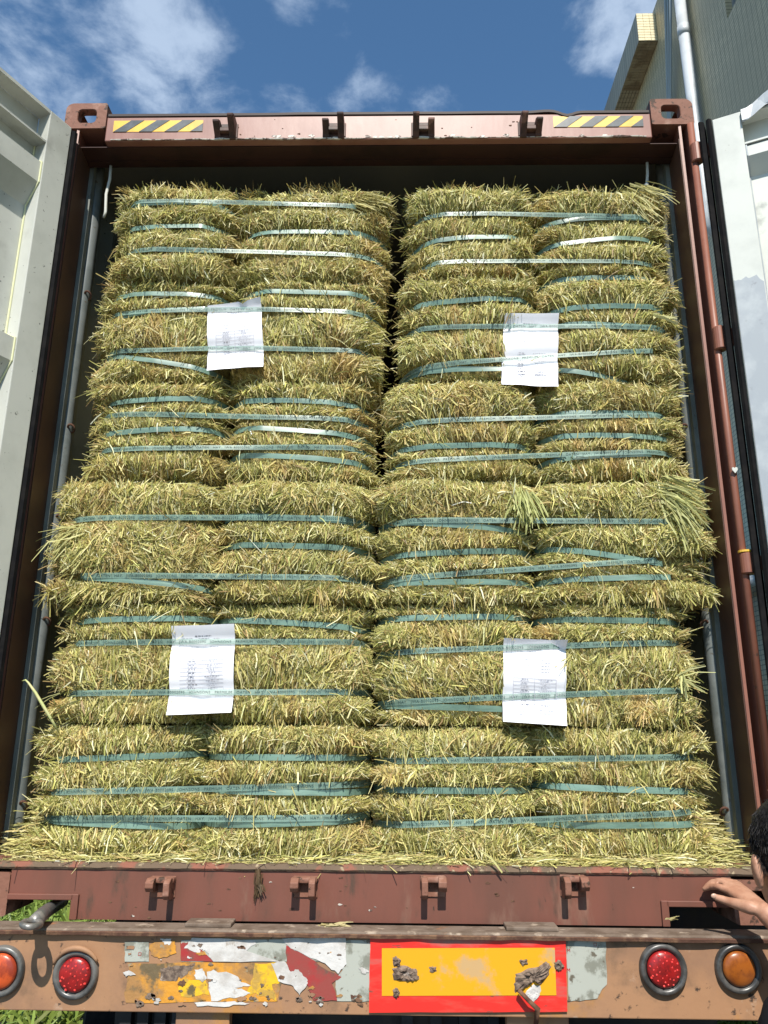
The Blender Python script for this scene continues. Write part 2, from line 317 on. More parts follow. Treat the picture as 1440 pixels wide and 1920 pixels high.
# ---- tiled building on the right
WX = 4.0
bld = thing('tiled_building', 'tall grey tiled building rising beyond the open right container door', 'building', (WX+.15, 8, -1.2))
bm = bmesh.new()
wy0, wy1, wz0, wz1 = 4.22, 4.93, 8.76, 9.9
box(bm, WX, WX+.3, -6, wy0, -1.2, 13.3); box(bm, WX, WX+.3, wy1, 6.86, -1.2, 13.3); box(bm, WX, WX+.3, wy0, wy1, -1.2, wz0); box(bm, WX, WX+.3, wy0, wy1, wz1, 13.3)
box(bm, WX, WX+.3, 6.86, 34, -1.2, 11.283)
obj('wall', bm, m_wall, bld)
bm = bmesh.new(); box(bm, WX+.14, WX+.16, wy0, wy1, wz0, wz1); w = obj('window', bm, m_glass, bld)
bm = bmesh.new()
for a in (wy0, (wy0+wy1)/2-.02, wy1-.04): box(bm, WX+.08, WX+.138, a, a+.04, wz0+.041, wz1)
box(bm, WX+.08, WX+.138, wy0, wy1, wz0, wz0+.04); obj('frame', bm, m_wframe, w)
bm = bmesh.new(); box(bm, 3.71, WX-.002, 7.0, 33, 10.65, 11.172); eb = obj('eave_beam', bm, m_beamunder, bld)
bm = bmesh.new(); box(bm, -.0465, .0465, -.012, 0, -.0235, .0235, .002); bmesh.ops.recalc_face_normals(bm, faces=bm.faces[:])
tme = bpy.data.meshes.new('tile'); bm.to_mesh(tme); bm.free(); tme.materials.append(m_tile)
for i in range(3):
    for j in range(10):
        o = bpy.data.objects.new('tile', tme); col.objects.link(o); o.parent = eb
        o.location = (3.758+i*.0955+RNG.normal(0, .0008), 7.0+RNG.normal(0, .0006), 10.678+j*.0522)
# tiles of the underside near its sunlit end, as far as they can be told apart
bm = bmesh.new(); box(bm, -.0465, .0465, -.0235, .0235, -.006, 0, .002); bmesh.ops.recalc_face_normals(bm, faces=bm.faces[:])
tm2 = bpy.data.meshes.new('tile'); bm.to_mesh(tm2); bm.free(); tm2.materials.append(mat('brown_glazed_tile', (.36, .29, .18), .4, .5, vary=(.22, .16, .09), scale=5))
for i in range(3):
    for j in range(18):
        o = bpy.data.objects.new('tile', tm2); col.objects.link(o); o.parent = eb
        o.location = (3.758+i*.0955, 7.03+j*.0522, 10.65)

bm = bmesh.new(); tube(bm, [(4.05, 5.88, 6.48), (3.97, 5.88, 6.5), (3.915, 5.88, 6.57), (3.9, 5.88, 6.68), (3.9, 5.88, 11.4)], .075, 20)
dp = setp(obj('drainpipe', bm, m_pipe, smooth=True), 'fat pale grey drainpipe running up the tiled wall', 'pipe')
for z in (9.53, 7.6):
    bm = bmesh.new(); tube(bm, [(3.9, 5.88, z), (3.9, 5.88, z+.16)], .083, 20); obj('coupling', bm, m_pipe, dp, True)
clabs = ['leftmost of three thin grey cables hanging down beside the drainpipe', 'middle one of three thin grey cables hanging beside the drainpipe', 'thin grey cable nearest the drainpipe, last of the three']
for k in range(3):
    p0 = atx(1246+k*5.5, -60, 3.82); p1 = atx(1252.5+k*2.6, 205, 3.93); d = p1-p0
    bm = bmesh.new(); tube(bm, [p0-d*.2, p0+d*.5+np.array([0, 0, -.02*k]), p1, p1+d*1.6], .019, 8)
    setp(obj('cable', bm, m_cable, smooth=True), clabs[k], 'cable', 'cables on the tiled wall')
for k, (z, lab) in enumerate(((2.33, 'upper short pale pipe low on the tiled wall behind the door hinge'), (2.12, 'lower short pale pipe low on the tiled wall behind the door hinge'))):
    bm = bmesh.new(); tube(bm, [(3.86, 5.75, z), (3.86, 6.45, z), (3.86, 6.55, z-.08), (3.86, 6.57, z-.5)], .06, 12)
    setp(obj('wall_pipe', bm, m_pipe, smooth=True), lab, 'pipe', 'pipes low on the wall')

# ---- weeds beside the trailer
def weeds(name, label, x0, x1, y0, y1, n, seed):
    x = RNG.uniform(x0, x1, n); y = RNG.uniform(y0, y1, n); b = np.stack([x, y, np.full(n, -1.2)], 1); b[:, 2] += RNG.uniform(0, .22, n)
    d = np.stack([RNG.normal(0, .6, n), RNG.normal(0, .6, n), RNG.uniform(.15, 1.1, n)], 1)
    t = np.array([.16, .24, .05])*RNG.uniform(.5, 1.5, (n, 1)) + np.array([.06, .04, 0])*RNG.uniform(0, 1, (n, 1))
    o = blades(name, b, d, RNG.uniform(.1, .32, n), RNG.uniform(.008, .028, n), t, curl=.35, facing=(.3, -.7, .6)); setp(o, label, kind='stuff')
weeds('weeds', 'sunlit green weeds beside the trailer, seen under its left end', -6.5, -1.75, 1.6, 9, 26000, 1)
weeds('weeds', 'green weeds beyond the trailer under its right end', 1.75, 3.8, 1.9, 6, 6000, 2)

# ================================================================== shipping container
con = thing('shipping_container', 'maroon shipping container with both rear doors open, full of hay bales', 'container', (0, 0, 0))
L = 12.0
bm = bmesh.new(); box(bm, -1.055, 1.055, 0, .1, 2.72, 2.832, .004); hdr = obj('door_header', bm, m_header, con)
bm = bmesh.new(); box(bm, -1.165, 1.165, .104, .14, 2.714, 2.83); box(bm, -1.165, 1.165, .03, .1035, 2.7165, 2.7195); obj('inner_header', bm, m_under, con)
# weld bead and scuffs along the lower edge of the header
bm = bmesh.new(); n = 260; xs = np.linspace(-1.03, 1.03, n)
pts = [(x, -.0015-.002*vnoise(x*60, 0, 3), 2.7235+.0025*(vnoise(x*40, 0, 5)-.5)) for x in xs]
tube(bm, pts, [.0018+.0045*float(vnoise(x*55, 1, 8))*float(sstep(.35, .6, vnoise(x*4, 2, 9))) for x in xs], 6); obj('weld_bead', bm, m_scuff, hdr)
# dark, dented roof rail over the header
bm = bmesh.new(); rails = []
for x in np.linspace(-1.05, 1.05, 121):
    dent = -.016*math.exp(-((x-.735)/.03)**2) + .006*math.exp(-((x-.66)/.05)**2) + .003*(float(vnoise(x*7, 0, 2))-.5)
    z = 2.8335+dent; rails.append([bm.verts.new(p) for p in ((x, -.004, z), (x, .08, z), (x, .08, z+.011), (x, -.004, z+.011))])
for a, b in zip(rails, rails[1:]):
    for k in range(4): bm.faces.new((a[k], a[(k+1) % 4], b[(k+1) % 4], b[k]))
obj('roof_rail', bm, m_roofrail, con)

def rr(cx, cz, hw, hh, r4, n=48):
    """points round a box whose four corners have radii r4 (tr, tl, bl, br)"""
    out = []
    for (sx, sz), r, a0 in (((1, 1), r4[0], 0), ((-1, 1), r4[1], 90), ((-1, -1), r4[2], 180), ((1, -1), r4[3], 270)):
        for k in range(n//4):
            a = R(a0+90*k/(n//4-1)); out.append((cx+sx*(hw-r)+r*math.cos(a), cz+sz*(hh-r)+r*math.sin(a)))
    return out
def casting(s, z0, top):
    x0, x1 = sorted((s*1.057, s*1.219)); zc = z0+.059; xc = (x0+x1)/2
    bm = bmesh.new(); big, sm = .03, .004
    r4 = [big if (s > 0) == (k in (0, 3)) and ((k in (0, 1)) == top) else sm for k in range(4)]
    ang = np.linspace(0, 2*math.pi, 72, endpoint=False); n = 72
    def ring(cx, cz, pts):
        p = np.array(pts)-(cx, cz); th = np.arctan2(p[:, 1], p[:, 0]) % (2*math.pi); k = np.argsort(th); r = np.hypot(p[:, 0], p[:, 1])
        dense = []
        P = p[k]
        for q0, q1 in zip(P, np.roll(P, -1, 0)): dense += [q0+(q1-q0)*t for t in np.linspace(0, 1, 12, endpoint=False)]
        dense = np.array(dense); th = np.arctan2(dense[:, 1], dense[:, 0]) % (2*math.pi); k = np.argsort(th); r = np.hypot(dense[:, 0], dense[:, 1])
        rad = np.interp(ang, th[k], r[k], period=2*math.pi)
        return [(cx+q*math.cos(t), cz+q*math.sin(t)) for q, t in zip(rad, ang)]
    hx, hz = xc-s*.004, zc-.001
    o = ring(hx, hz, rr(xc, zc, .081, .059, r4)); i = ring(hx, hz, rr(hx, hz, .036, .031, [.018]*4)); i2 = [(hx+(a-hx)*1.07, hz+(b-hz)*1.07) for a, b in i]
    V = [[bm.verts.new((p[0], y, p[1])) for p in q] for q, y in ((i, .03), (i, -.001), (i2, -.004), (o, -.004), (o, .034), (o, .142), (o, .178))]
    for j, (a, b) in enumerate(zip(V, V[1:])):
        for k in range(n):
            k2 = (k+1) % n
            if j == 4 and top and min(o[k][1], o[k2][1]) > zc+.0585 and abs((o[k][0]+o[k2][0])/2-hx) < .042: continue    # the hole in the top face
            bm.faces.new((a[k], a[k2], b[k2], b[k]))
    bm.faces.new(V[-1])
    return obj('corner_casting', bm, m_casting, con)
casting(-1, 2.778, True); casting(1, 2.778, True); casting(-1, 0, False); casting(1, 0, False)

# corner posts: inner reveal, channel recess and hinge bar
for s in (-1, 1):
    prof = [(1.158, .002), (1.167, 0), (1.167, .125), (1.19, .125), (1.19, -.002), (1.214, -.002), (1.219, .01), (1.219, .178), (1.181, .178), (1.171, .15)]
    bm = bmesh.new(); prism(bm, [(s*x, y) for x, y in prof], .118, 2.778); post = obj('corner_post', bm, m_post, con)
    bm = bmesh.new(); prism(bm, [(s*x, y) for x, y in ((1.154, .003), (1.1575, .003), (1.1705, .1495), (1.167, .1495))], .12, 2.715); obj('inner_reveal', bm, m_reveal, post)
    bm = bmesh.new(); tube(bm, [(s*1.2025, -.004, .13), (s*1.2025, -.004, 2.776)], .0125, 14); obj('hinge_bar', bm, m_post, post, True)
    for k, (vt, vb) in enumerate(((268, 302), (612, 655), (1036, 1076), (1480, 1525))):
        uu = {0: 1318, 1: 1349, 2: 1403, 3: 1460}[k]
        zt, zb = at(uu, vt, -.02)[2], at(uu, vb, -.02)[2]
        bm = bmesh.new(); tube(bm, [(s*1.21, -.012, zb), (s*1.21, -.012, zb+.004), (s*1.21, -.012, zt-.004), (s*1.21, -.012, zt)], [.018, .022, .022, .018], 18)
        box(bm, *sorted((s*1.205, s*1.25)), -.032, -.008, zb+.01, zt-.012)
        obj('hinge', bm, m_post, post)
        if s > 0 and k == 2:
            bm = bmesh.new(); tube(bm, [(1.207, -.012, zt+.001), (1.207, -.012, zt+.008)], .0215, 18); obj('yellow_ring', bm, m_yel, post)
bm = bmesh.new(); c = at(1378, 880, -.026); plate(bm, [(c[0]+a*.006, c[2]+b*.006) for a, b in ((0, -2.2), (1.6, -.2), (1.5, 1.1), (.6, 1.4), (0, .8), (-.8, 1.3), (-1.6, .8), (-1.4, -.4))], -.026, -.0225)
obj('paint_chip', bm, m_doorold, con)

# inner walls (corrugated), roof, floor and far end
for s in (-1, 1):
    bm = bmesh.new(); pr = []; y = .18
    while y < L:
        pr += [(1.172, y), (1.172, y+.07), (1.205, y+.14), (1.205, y+.21)]; y += .28
    prism(bm, [(s*x, yy) for x, yy in pr] + [(s*1.219, L+.3), (s*1.219, .18)], .0, 2.80); obj('side_wall', bm, m_inner, con)
bm = bmesh.new(); box(bm, -1.219, 1.219, .1795, L, 2.8005, 2.87); box(bm, -1.165, 1.165, .1405, .179, 2.8005, 2.87); obj('roof', bm, m_inroof, con)
bm = bmesh.new(); box(bm, -1.171, 1.171, .1005, L, .05, .148); obj('floor', bm, m_floor, con)
bm = bmesh.new(); box(bm, -1.219, 1.219, L, L+.06, .0, 2.89); obj('front_wall', bm, m_inner, con)
# lashing tubes with their rings
for s in (-1, 1):
    bm = bmesh.new(); pts = [(s*(1.163+.003*math.sin(z*5+s)), .215, z) for z in np.linspace(.15, 2.79, 40)]
    tube(bm, pts, [.027+.0012*math.sin(k*1.3) for k in range(40)], 16); lt = obj('lashing_tube', bm, m_lash, con, True)
    for z in (.30, .90, 1.27, 1.62, 2.18):
        bm = bmesh.new(); c = Vector((s*1.135, .20, z)); tube(bm, [c+Vector((-s*.012*math.sin(a), -.018*math.cos(a)*.6, -.012+.012*math.cos(a))) for a in np.linspace(0, 2*math.pi, 15)], .0042, 7)
        obj('lashing_ring', bm, m_rust, lt, True)
    bm = bmesh.new(); box(bm, *sorted((s*1.1515, s*1.170)), .1505, .176, .16, 2.79); obj('inner_flange', bm, m_inner, con)

# door sill with its two lifting pockets
bm = bmesh.new(); plate(bm, [(-1.056, .058), (-.868, .058), (-.868, -.006), (.868, -.006), (.868, .058), (1.056, .058), (1.056, .128), (-1.056, .128)], 0, .1)
sill = obj('door_sill', bm, m_maroon, con)
bm = bmesh.new(); nx = 160
rows = []
for x in np.linspace(-1.15, 1.15, nx):
    w = .002*(float(vnoise(x*30, 0, 4))-.5); rows.append([bm.verts.new(p) for p in ((x, .1, .130), (x, -.004+w, .1285), (x, -.008+w, .1345+w), (x, .0, .1475+w), (x, .1, .150))])
for a, b in zip(rows, rows[1:]):
    for k in range(5): bm.faces.new((a[k], a[(k+1) % 5], b[(k+1) % 5], b[k]))
obj('threshold', bm, m_mud, sill)
for s in (-1, 1):                       # the raised lips round the pockets
    bm = bmesh.new(); box(bm, *sorted((s*.862, s*1.056)), -.010, -.0015, .046, .062, .002); box(bm, *sorted((s*.846, s*.8675)), -.010, -.0015, -.006, .0625, .002)
    obj('pocket_lip', bm, m_maroon, sill)
bm = bmesh.new(); box(bm, .87, 1.25, .19, .2, -.3, .049); obj('pocket_back', bm, m_chassis, sill)

# lock keepers on header and sill
def lug_mesh(name, top, flip):
    bm = bmesh.new(); f = -1 if flip else 1
    if top:
        for x, h0, h1, p in ((-.031*f, -.038, .022, .056), (.027*f, -.044, .034, .074)):
            pts = [(0, h1), (-p*.55, h1), (-p, h1-.016), (-p*.97, h1-.024), (-p*.2, h0+.008), (-p*.1, h0), (0, h0)]
            a = [bm.verts.new((x-.012, y, z)) for y, z in pts]; b = [bm.verts.new((x+.012, y, z)) for y, z in pts]; n = len(pts)
            for i in range(n): bm.faces.new((a[i], a[(i+1) % n], b[(i+1) % n], b[i]))
            bm.faces.new(a); bm.faces.new(b[::-1])
        box(bm, -.026, .022, -.026, 0, -.022, -.004, .002); box(bm, -.045, .045, -.004, 0, -.034, .03)
    else:
        box(bm, -.036, .036, -.004, 0, -.032, .026); box(bm, -.036, .036, -.03, 0, .008, .026, .006)
        for x, w, d, p in ((-.027*f, .012, -.010, .058), (.024*f, .009, -.030, .062)):
            pts = [(0, .024), (-p*.7, .026), (-p, .016), (-p, d+.012), (-p*.8, d), (-p*.3, d-.004), (0, d-.006)]
            a = [bm.verts.new((x-w, y, z)) for y, z in pts]; b = [bm.verts.new((x+w, y, z)) for y, z in pts]; n = len(pts)
            for i in range(n): bm.faces.new((a[i], a[(i+1) % n], b[(i+1) % n], b[i]))
            bm.faces.new(a); bm.faces.new(b[::-1])
    bmesh.ops.recalc_face_normals(bm, faces=bm.faces[:]); bmesh.ops.bevel(bm, geom=bm.edges[:], offset=.0016, segments=1, affect='EDGES')
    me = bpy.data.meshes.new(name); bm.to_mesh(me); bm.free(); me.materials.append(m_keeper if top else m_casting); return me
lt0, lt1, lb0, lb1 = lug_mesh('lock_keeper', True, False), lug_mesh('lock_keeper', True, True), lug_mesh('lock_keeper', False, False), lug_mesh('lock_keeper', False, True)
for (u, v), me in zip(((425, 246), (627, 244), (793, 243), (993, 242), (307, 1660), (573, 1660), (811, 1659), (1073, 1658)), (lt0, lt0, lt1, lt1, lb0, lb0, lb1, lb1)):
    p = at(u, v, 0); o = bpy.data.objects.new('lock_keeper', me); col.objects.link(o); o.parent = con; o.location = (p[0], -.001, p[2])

# black and yellow warning stickers
def clip_poly(poly, xa, xb):
    for sgn, lim in ((1, xa), (-1, xb)):
        out = []
        for (p, q) in zip(poly, poly[1:]+poly[:1]):
            fp, fq = sgn*(p[0]-lim), sgn*(q[0]-lim)
            if fp >= 0: out.append(p)
            if (fp >= 0) != (fq >= 0):
                t = fp/(fp-fq); out.append((p[0]+(q[0]-p[0])*t, p[1]+(q[1]-p[1])*t))
        poly = out
        if not poly: return poly
    return poly
for q in (((213, 226), (381, 226), (380, 247), (213, 247)), ((1037, 219), (1206, 217), (1205, 237), (1038, 239))):
    P = [at(u, v, -.001) for u, v in q]
    x0 = (P[0][0]+P[3][0])/2; x1 = (P[1][0]+P[2][0])/2; zt = (P[0][2]+P[1][2])/2; zb = (P[2][2]+P[3][2])/2
    bm = bmesh.new(); plate(bm, [(x0, zb), (x1, zb), (x1, zt), (x0, zt)], -.0016, -.0002); st = obj('warning_sticker', bm, m_yel, hdr)
    w = (x1-x0); pitch = w/3.5; sl = (zt-zb)*1.25
    for k in range(5):
        a = x0+pitch*k+.002
        poly = clip_poly([(a, zb), (a+pitch*.5, zb), (a+pitch*.5+sl, zt), (a+sl, zt)], x0, x1)
        if len(poly) > 2:
            bm = bmesh.new(); plate(bm, poly, -.0030, -.0017); obj('black_stripe', bm, m_blk, st)

# doors
class Frame:
    def __init__(s, o, ang, side):
        a = R(ang); s.o = np.array(o); s.u = np.array([side*math.sin(a), -math.cos(a), 0]); s.n = np.array([-side*math.cos(a), -math.sin(a), 0])
    def p(s, u, n, z): q = s.o+s.u*u+s.n*n; return (q[0], q[1], z)
def dbox(bm, fr, u0, u1, n0, n1, z0, z1, bev=0):
    b2 = bmesh.new(); box(b2, u0, u1, n0, n1, z0, z1, bev)
    for v in b2.verts: v.co = fr.p(v.co.x, v.co.y, v.co.z)
    t = bpy.data.meshes.new('t'); b2.to_mesh(t); b2.free(); bm.from_mesh(t); bpy.data.meshes.remove(t)
def door(fr, W, prof, zt, zb, mframe, mpanel, sw, mseal):
    bm = bmesh.new()
    dbox(bm, fr, 0, sw, -.062, 0, zb, zt, .003); dbox(bm, fr, W-sw, W, -.062, 0, zb, zt, .003)
    dbox(bm, fr, sw, W-sw, -.0615, -.001, zt-.014, zt-.001); dbox(bm, fr, sw, W-sw, -.068, -.0617, 2.602, zt-.0141); dbox(bm, fr, sw, W-sw, -.0615, -.002, 2.594, 2.6015)
    dbox(bm, fr, sw, W-sw, -.0615, -.001, zb, zb+.1)
    d = obj('container_door', bm, mframe, con)
    bm = bmesh.new(); A = []
    for z, n in prof: A.append([bm.verts.new(fr.p(u, nn, z)) for u, nn in ((sw, n), (W-sw, n), (W-sw, n-.006), (sw, n-.006))])
    for a, b in zip(A, A[1:]):
        for k in range(4): bm.faces.new((a[k], a[(k+1) % 4], b[(k+1) % 4], b[k]))
    obj('ribbed_panel', bm, mpanel, d)
    bm = bmesh.new(); tube(bm, [fr.p(sw+.003, n+.003, z) for z, n in prof], .0035, 6); obj('sealant_bead', bm, mseal, d)
    return d
def ribs(first, zt, zb):
    pr = [(zt, -.06)]
    for t in first:
        if t-.19 > zb: pr += [(t+.028, -.06), (t, -.008), (t-.085, -.008), (t-.17, -.06)]
    return pr+[(zb, -.06)]
FL = Frame((-1.163, -.05, 0), 25, -1)
dl = door(FL, 1.165, ribs((2.508, 1.80, 1.10, .42), 2.594, .27), 2.737, .17, m_door, m_door, .098, m_sealant)
bm = bmesh.new(); 
g = [(-.034, -.05), (-.034, -.006), (-.026, .004), (-.012, .006), (-.004, -.002), (-.002, -.05)]
prism(bm, [FL.p(u, n, 0)[:2] for u, n in g], .17, 2.73); obj('rubber_seal', bm, m_rubber, dl)
FR = Frame((1.256, -.068, 0), 65, 1)
dr = door(FR, 1.165, [(2.594, -.06), (2.588, -.008), (2.545, -.008), (2.49, -.06)]+ribs((1.80, 1.10, .42), 2.3, .27)[1:], 2.737, .17, m_doorold, m_doorold, .097, m_doorgrey)
bm = bmesh.new(); zz = 2.055
top = [(u, zz+.012*(float(vnoise(u*120, 0, 6))-.5)-.16*(u > .075)*(u-.075)*8) for u in np.linspace(.003, .095, 24)]
poly = [(.003, .2), (.095, .2)]+top[::-1]
a = [bm.verts.new(FR.p(u, .0015, z)) for u, z in poly]; bm.faces.new(a)
r = bmesh.ops.extrude_face_region(bm, geom=bm.faces[:])
for v in [e for e in r['geom'] if isinstance(e, bmesh.types.BMVert)]: v.co -= Vector(FR.n)*.0012
obj('bare_primer_patch', bm, m_doorgrey, dr)
for k, (g, ) in enumerate((([(-.049, -.05), (-.049, -.002), (-.044, .004), (-.030, -.004), (-.024, -.05)], ), ([(-.023, -.05), (-.022, .006), (-.012, .013), (-.003, .006), (-.001, -.05)], ))):
    bm = bmesh.new(); prism(bm, [FR.p(u, n, 0)[:2] for u, n in g], .17, 2.742-.004*k); obj('rubber_seal', bm, m_rubber, dr, False)
# dent and buckled flange on the right door's top rail
bm = bmesh.new(); A = []
for k, u in enumerate(np.linspace(.098, .6, 26)):
    z = 2.742+.035*sstep(.1, .2, u)-.01*math.sin(u*22); A.append([bm.verts.new(FR.p(u, n, zz)) for n, zz in ((-.058, z-.012), (.012+.01*math.sin(u*31), z), (.016+.01*math.sin(u*31), z-.05), (.010, z-.055), (.004, z-.012))])
for a, b in zip(A, A[1:]):
    for k in range(5): bm.faces.new((a[k], a[(k+1) % 5], b[(k+1) % 5], b[k]))
obj('buckled_flange', bm, m_doorgrey, dr)

# cords hanging inside the opening
for pts, lab, kn in (([(208, 308), (206, 335), (199, 365), (198, 398), (194, 408)], 'white cord hanging at the upper left corner inside the container', 0), ([(1213, 300), (1214, 325), (1213, 343), (1211, 350)], 'short white cord with a knot hanging at the upper right corner', 1)):
    P = [at(u, v, .13) for u, v in pts]; bm = bmesh.new(); tube(bm, P, [.006]*(len(P)-1)+[.004], 8); c = setp(obj('cord', bm, m_cord, smooth=True), lab, 'cord', 'cords inside the container')
    if kn:
        bm = bmesh.new(); tube(bm, [P[-2], P[-1]], [.006, .012], 8); obj('knot', bm, m_cord, c, True)

# ================================================================== trailer
tr = thing('flatbed_trailer', 'worn orange flatbed trailer under the container with round tail lamps', 'trailer', (0, 0, -1.2))
BY = -.11
bm = bmesh.new(); box(bm, -1.25, 1.25, BY, -.045, -.208, -.0205, .003); obj('rear_beam', bm, m_beam, tr)
bm = bmesh.new(); n = 200; A = []
for x in np.linspace(-1.25, 1.25, n):
    w = .003*(float(vnoise(x*18, 0, 31))-.5); A.append([bm.verts.new(p) for p in ((x, -.042, -.003), (x, -.119+w, -.003+w*.6), (x, -.124+w, -.007), (x, -.124+w, -.018+w*.4), (x, -.042, -.020))])
for a, b in zip(A, A[1:]):
    for k in range(5): bm.faces.new((a[k], a[(k+1) % 5], b[(k+1) % 5], b[k]))
ldg = obj('top_ledge', bm, m_ledge, tr)
bm = bmesh.new(); A = []
for x in np.linspace(-1.25, 1.25, 160):
    w = .004*(float(vnoise(x*22, 0, 37))-.5); A.append([bm.verts.new(p) for p in ((x, -.1255+w, -.0085), (x, -.128+w, -.0105+w*.3), (x, -.1265+w, -.0185+w*.3), (x, -.12, -.0195), (x, -.12, -.0085))])
for a, b in zip(A, A[1:]):
    for k in range(5): bm.faces.new((a[k], a[(k+1) % 5], b[(k+1) % 5], b[k]))
obj('ledge_lip', bm, m_rust, ldg)
for u0, u1, h, m in ((352, 438, .016, m_ledge), (946, 1043, .017, m_ledge)):
    x0, x1 = at(u0, 1735, -.06)[0], at(u1, 1735, -.06)[0]; bm = bmesh.new(); box(bm, x0, x1, -.098, -.03, -.0028, .008, .003); obj('bolster_plate', bm, m, tr)
for u0, u1 in ((330, 431), (950, 1066)):
    x0, x1 = at(u0, 1900, -.09)[0], at(u1, 1900, -.09)[0]; bm = bmesh.new(); box(bm, x0, x1, -.09, -.05, -.75, -.2085, .003); obj('guard_bracket', bm, m_beam, tr)
for x in (-.45, .45):
    bm = bmesh.new(); box(bm, x-.07, x+.07, -.0415, 11.8, -.034, -.0125); box(bm, x-.01, x+.01, -.0445, 11.8, -.40, -.0345); box(bm, x-.07, x+.07, -.0445, 11.8, -.43, -.4005); obj('chassis_rail', bm, m_chassis, tr)
for y in (1.5, 2.8, 4.1):
    bm = bmesh.new(); tube(bm, [(-1.0, y, -.72), (1.0, y, -.72)], .06, 12); ax = obj('axle', bm, m_chassis, tr)
    for s in (-1, 1):
        bm = bmesh.new(); tube(bm, [(s*.72, y, -.72), (s*.76, y, -.72), (s*1.16, y, -.72), (s*1.19, y, -.72)], [.42, .48, .48, .42], 28); obj('wheel', bm, m_rubber, tr)
for k in range(9):
    x = -.79+k*.055 if k < 5 else .1+(k-5)*.09; bm = bmesh.new(); box(bm, x, x+.035, .3, .34, -.9, -.06); obj('rear_slat', bm, m_slat, tr)
bm = bmesh.new(); box(bm, -.82, 1.1, .345, .36, -.9, -.06); obj('mud_flap', bm, m_chassis, tr)

def lamp(u, v, ro, rl, mlens, beads, mrim, label=None, seed=0):
    c = at(u, v, BY-.012); cx, cz = c[0], c[2]
    bm = bmesh.new(); rings = lathe_y(bm, cx, cz, [(ro, BY+.001), (ro, BY-.006), (ro*.97, BY-.014), (ro*.88, BY-.018), (rl*1.08, BY-.014), (rl*1.0, BY-.006)], 48)
    bm.faces.new(rings[-1]); t = obj('tail_lamp', bm, mrim, tr, True)
    if label: t['label'] = label
    bm = bmesh.new(); rings = lathe_y(bm, cx, cz, [(rl*.99, BY-.0075), (rl*.98, BY-.014), (rl*.85, BY-.019), (rl*.6, BY-.0225), (rl*.3, BY-.0245), (.001, BY-.025)], 48); bm.faces.new(rings[0]); obj('lens', bm, mlens, t, True)
    if beads:
        rg = np.random.default_rng(seed); bm = bmesh.new()
        for k in range(beads):
            r = rl*.9*math.sqrt((k+.5)/beads); a = k*2.399+rg.normal(0, .1); rr_ = .0032+.0012*rg.random()
            yy = BY-.019+(r/rl)**2*.006-.003
            bmesh.ops.create_icosphere(bm, subdivisions=1, radius=rr_, matrix=Matrix.Translation((cx+r*math.cos(a), yy, cz+r*math.sin(a))))
        obj('reflector_bead', bm, m_led, t)['kind'] = 'stuff'
    return t
t = lamp(140, 1828, .062, .044, m_lensred, 30, m_rimgrey, 'cracked red lamp with a rusty hood', 1)
c = at(140, 1826, BY-.012)
bm = bmesh.new(); tube(bm, [(c[0]+.066*math.cos(a), BY-.006-.012*math.sin(a), c[2]+.064*math.sin(a)) for a in np.linspace(R(28), R(160), 16)], [.004+.004*math.sin(k/15*math.pi) for k in range(16)], 8); obj('bent_hood', bm, m_beam, t, True)
lamp(0, 1822, .064, .046, m_lensor, 0, m_rimgrey, 'orange lamp at the left end')
lamp(1245, 1818, .064, .046, m_lensred, 34, m_rim, 'red lamp in a black rim', 2)
lamp(1386, 1817, .062, .044, m_lensamb, 0, m_rim, 'amber lamp at the right end')

# flat film and torn stickers on the beam
def jag(pts, amt, n=7, seed=0):
    rg = np.random.default_rng(seed); out = []
    for p, q in zip(pts, pts[1:]+pts[:1]):
        for k in range(n):
            t = k/n; out.append((p[0]+(q[0]-p[0])*t+(rg.normal(0, amt) if k else 0), p[1]+(q[1]-p[1])*t+(rg.normal(0, amt) if k else 0)))
    return out
_lay = [0]
def patch(name, px, m, lay, parent, amt=1.0, n=5):
    _lay[0] += 1
    y = BY-.0010-.0006*lay; P = [at(u, v, y) for u, v in jag(px, amt, n, _lay[0])]
    bm = bmesh.new(); plate(bm, [(p[0], p[2]) for p in P], y-.0004, y); return obj(name, bm, m, parent)
patch('yellow_film', [(240, 1806), (538, 1804), (520, 1878), (236, 1880)], m_ochre, 0, tr, 1.6)
patch('silver_film', [(234, 1766), (279, 1766), (279, 1803), (234, 1803)], m_silver, 1, tr, .4)
patch('yellow_film', [(282, 1770), (328, 1763), (331, 1787), (300, 1797), (283, 1790)], m_ochre, 1, tr, 1.2)
patch('torn_sticker', [(300, 1760), (322, 1760), (320, 1771), (308, 1771)], m_white, 2, tr, 1)
patch('silver_film', [(340, 1763), (640, 1760), (640, 1803), (340, 1803)], m_silver, 1, tr, .5)
patch('crimson_film', [(338, 1768), (352, 1766), (362, 1783), (372, 1776), (400, 1803), (340, 1802)], m_crim, 2, tr, 1)
patch('torn_sticker', [(360, 1758), (478, 1763), (480, 1770), (462, 1783), (524, 1803), (400, 1803), (384, 1781), (374, 1779), (376, 1788), (345, 1778)], m_white, 3, tr, 1.0)
patch('silver_film', [(648, 1764), (694, 1762), (692, 1877), (632, 1877), (630, 1832), (648, 1812)], m_silver, 1, tr, 1)
patch('crimson_film', [(537, 1772), (578, 1795), (640, 1832), (622, 1842), (632, 1876), (588, 1876), (578, 1848), (538, 1830)], m_crim, 2, tr, 1.2)
patch('torn_sticker', [(528, 1760), (648, 1757), (650, 1808), (634, 1826), (604, 1804), (545, 1778)], m_white, 3, tr, 1.2)
patch('torn_sticker', [(508, 1806), (532, 1802), (545, 1822), (560, 1818), (577, 1838), (575, 1848), (562, 1866), (545, 1846), (522, 1840)], m_white, 3, tr, 1.2)
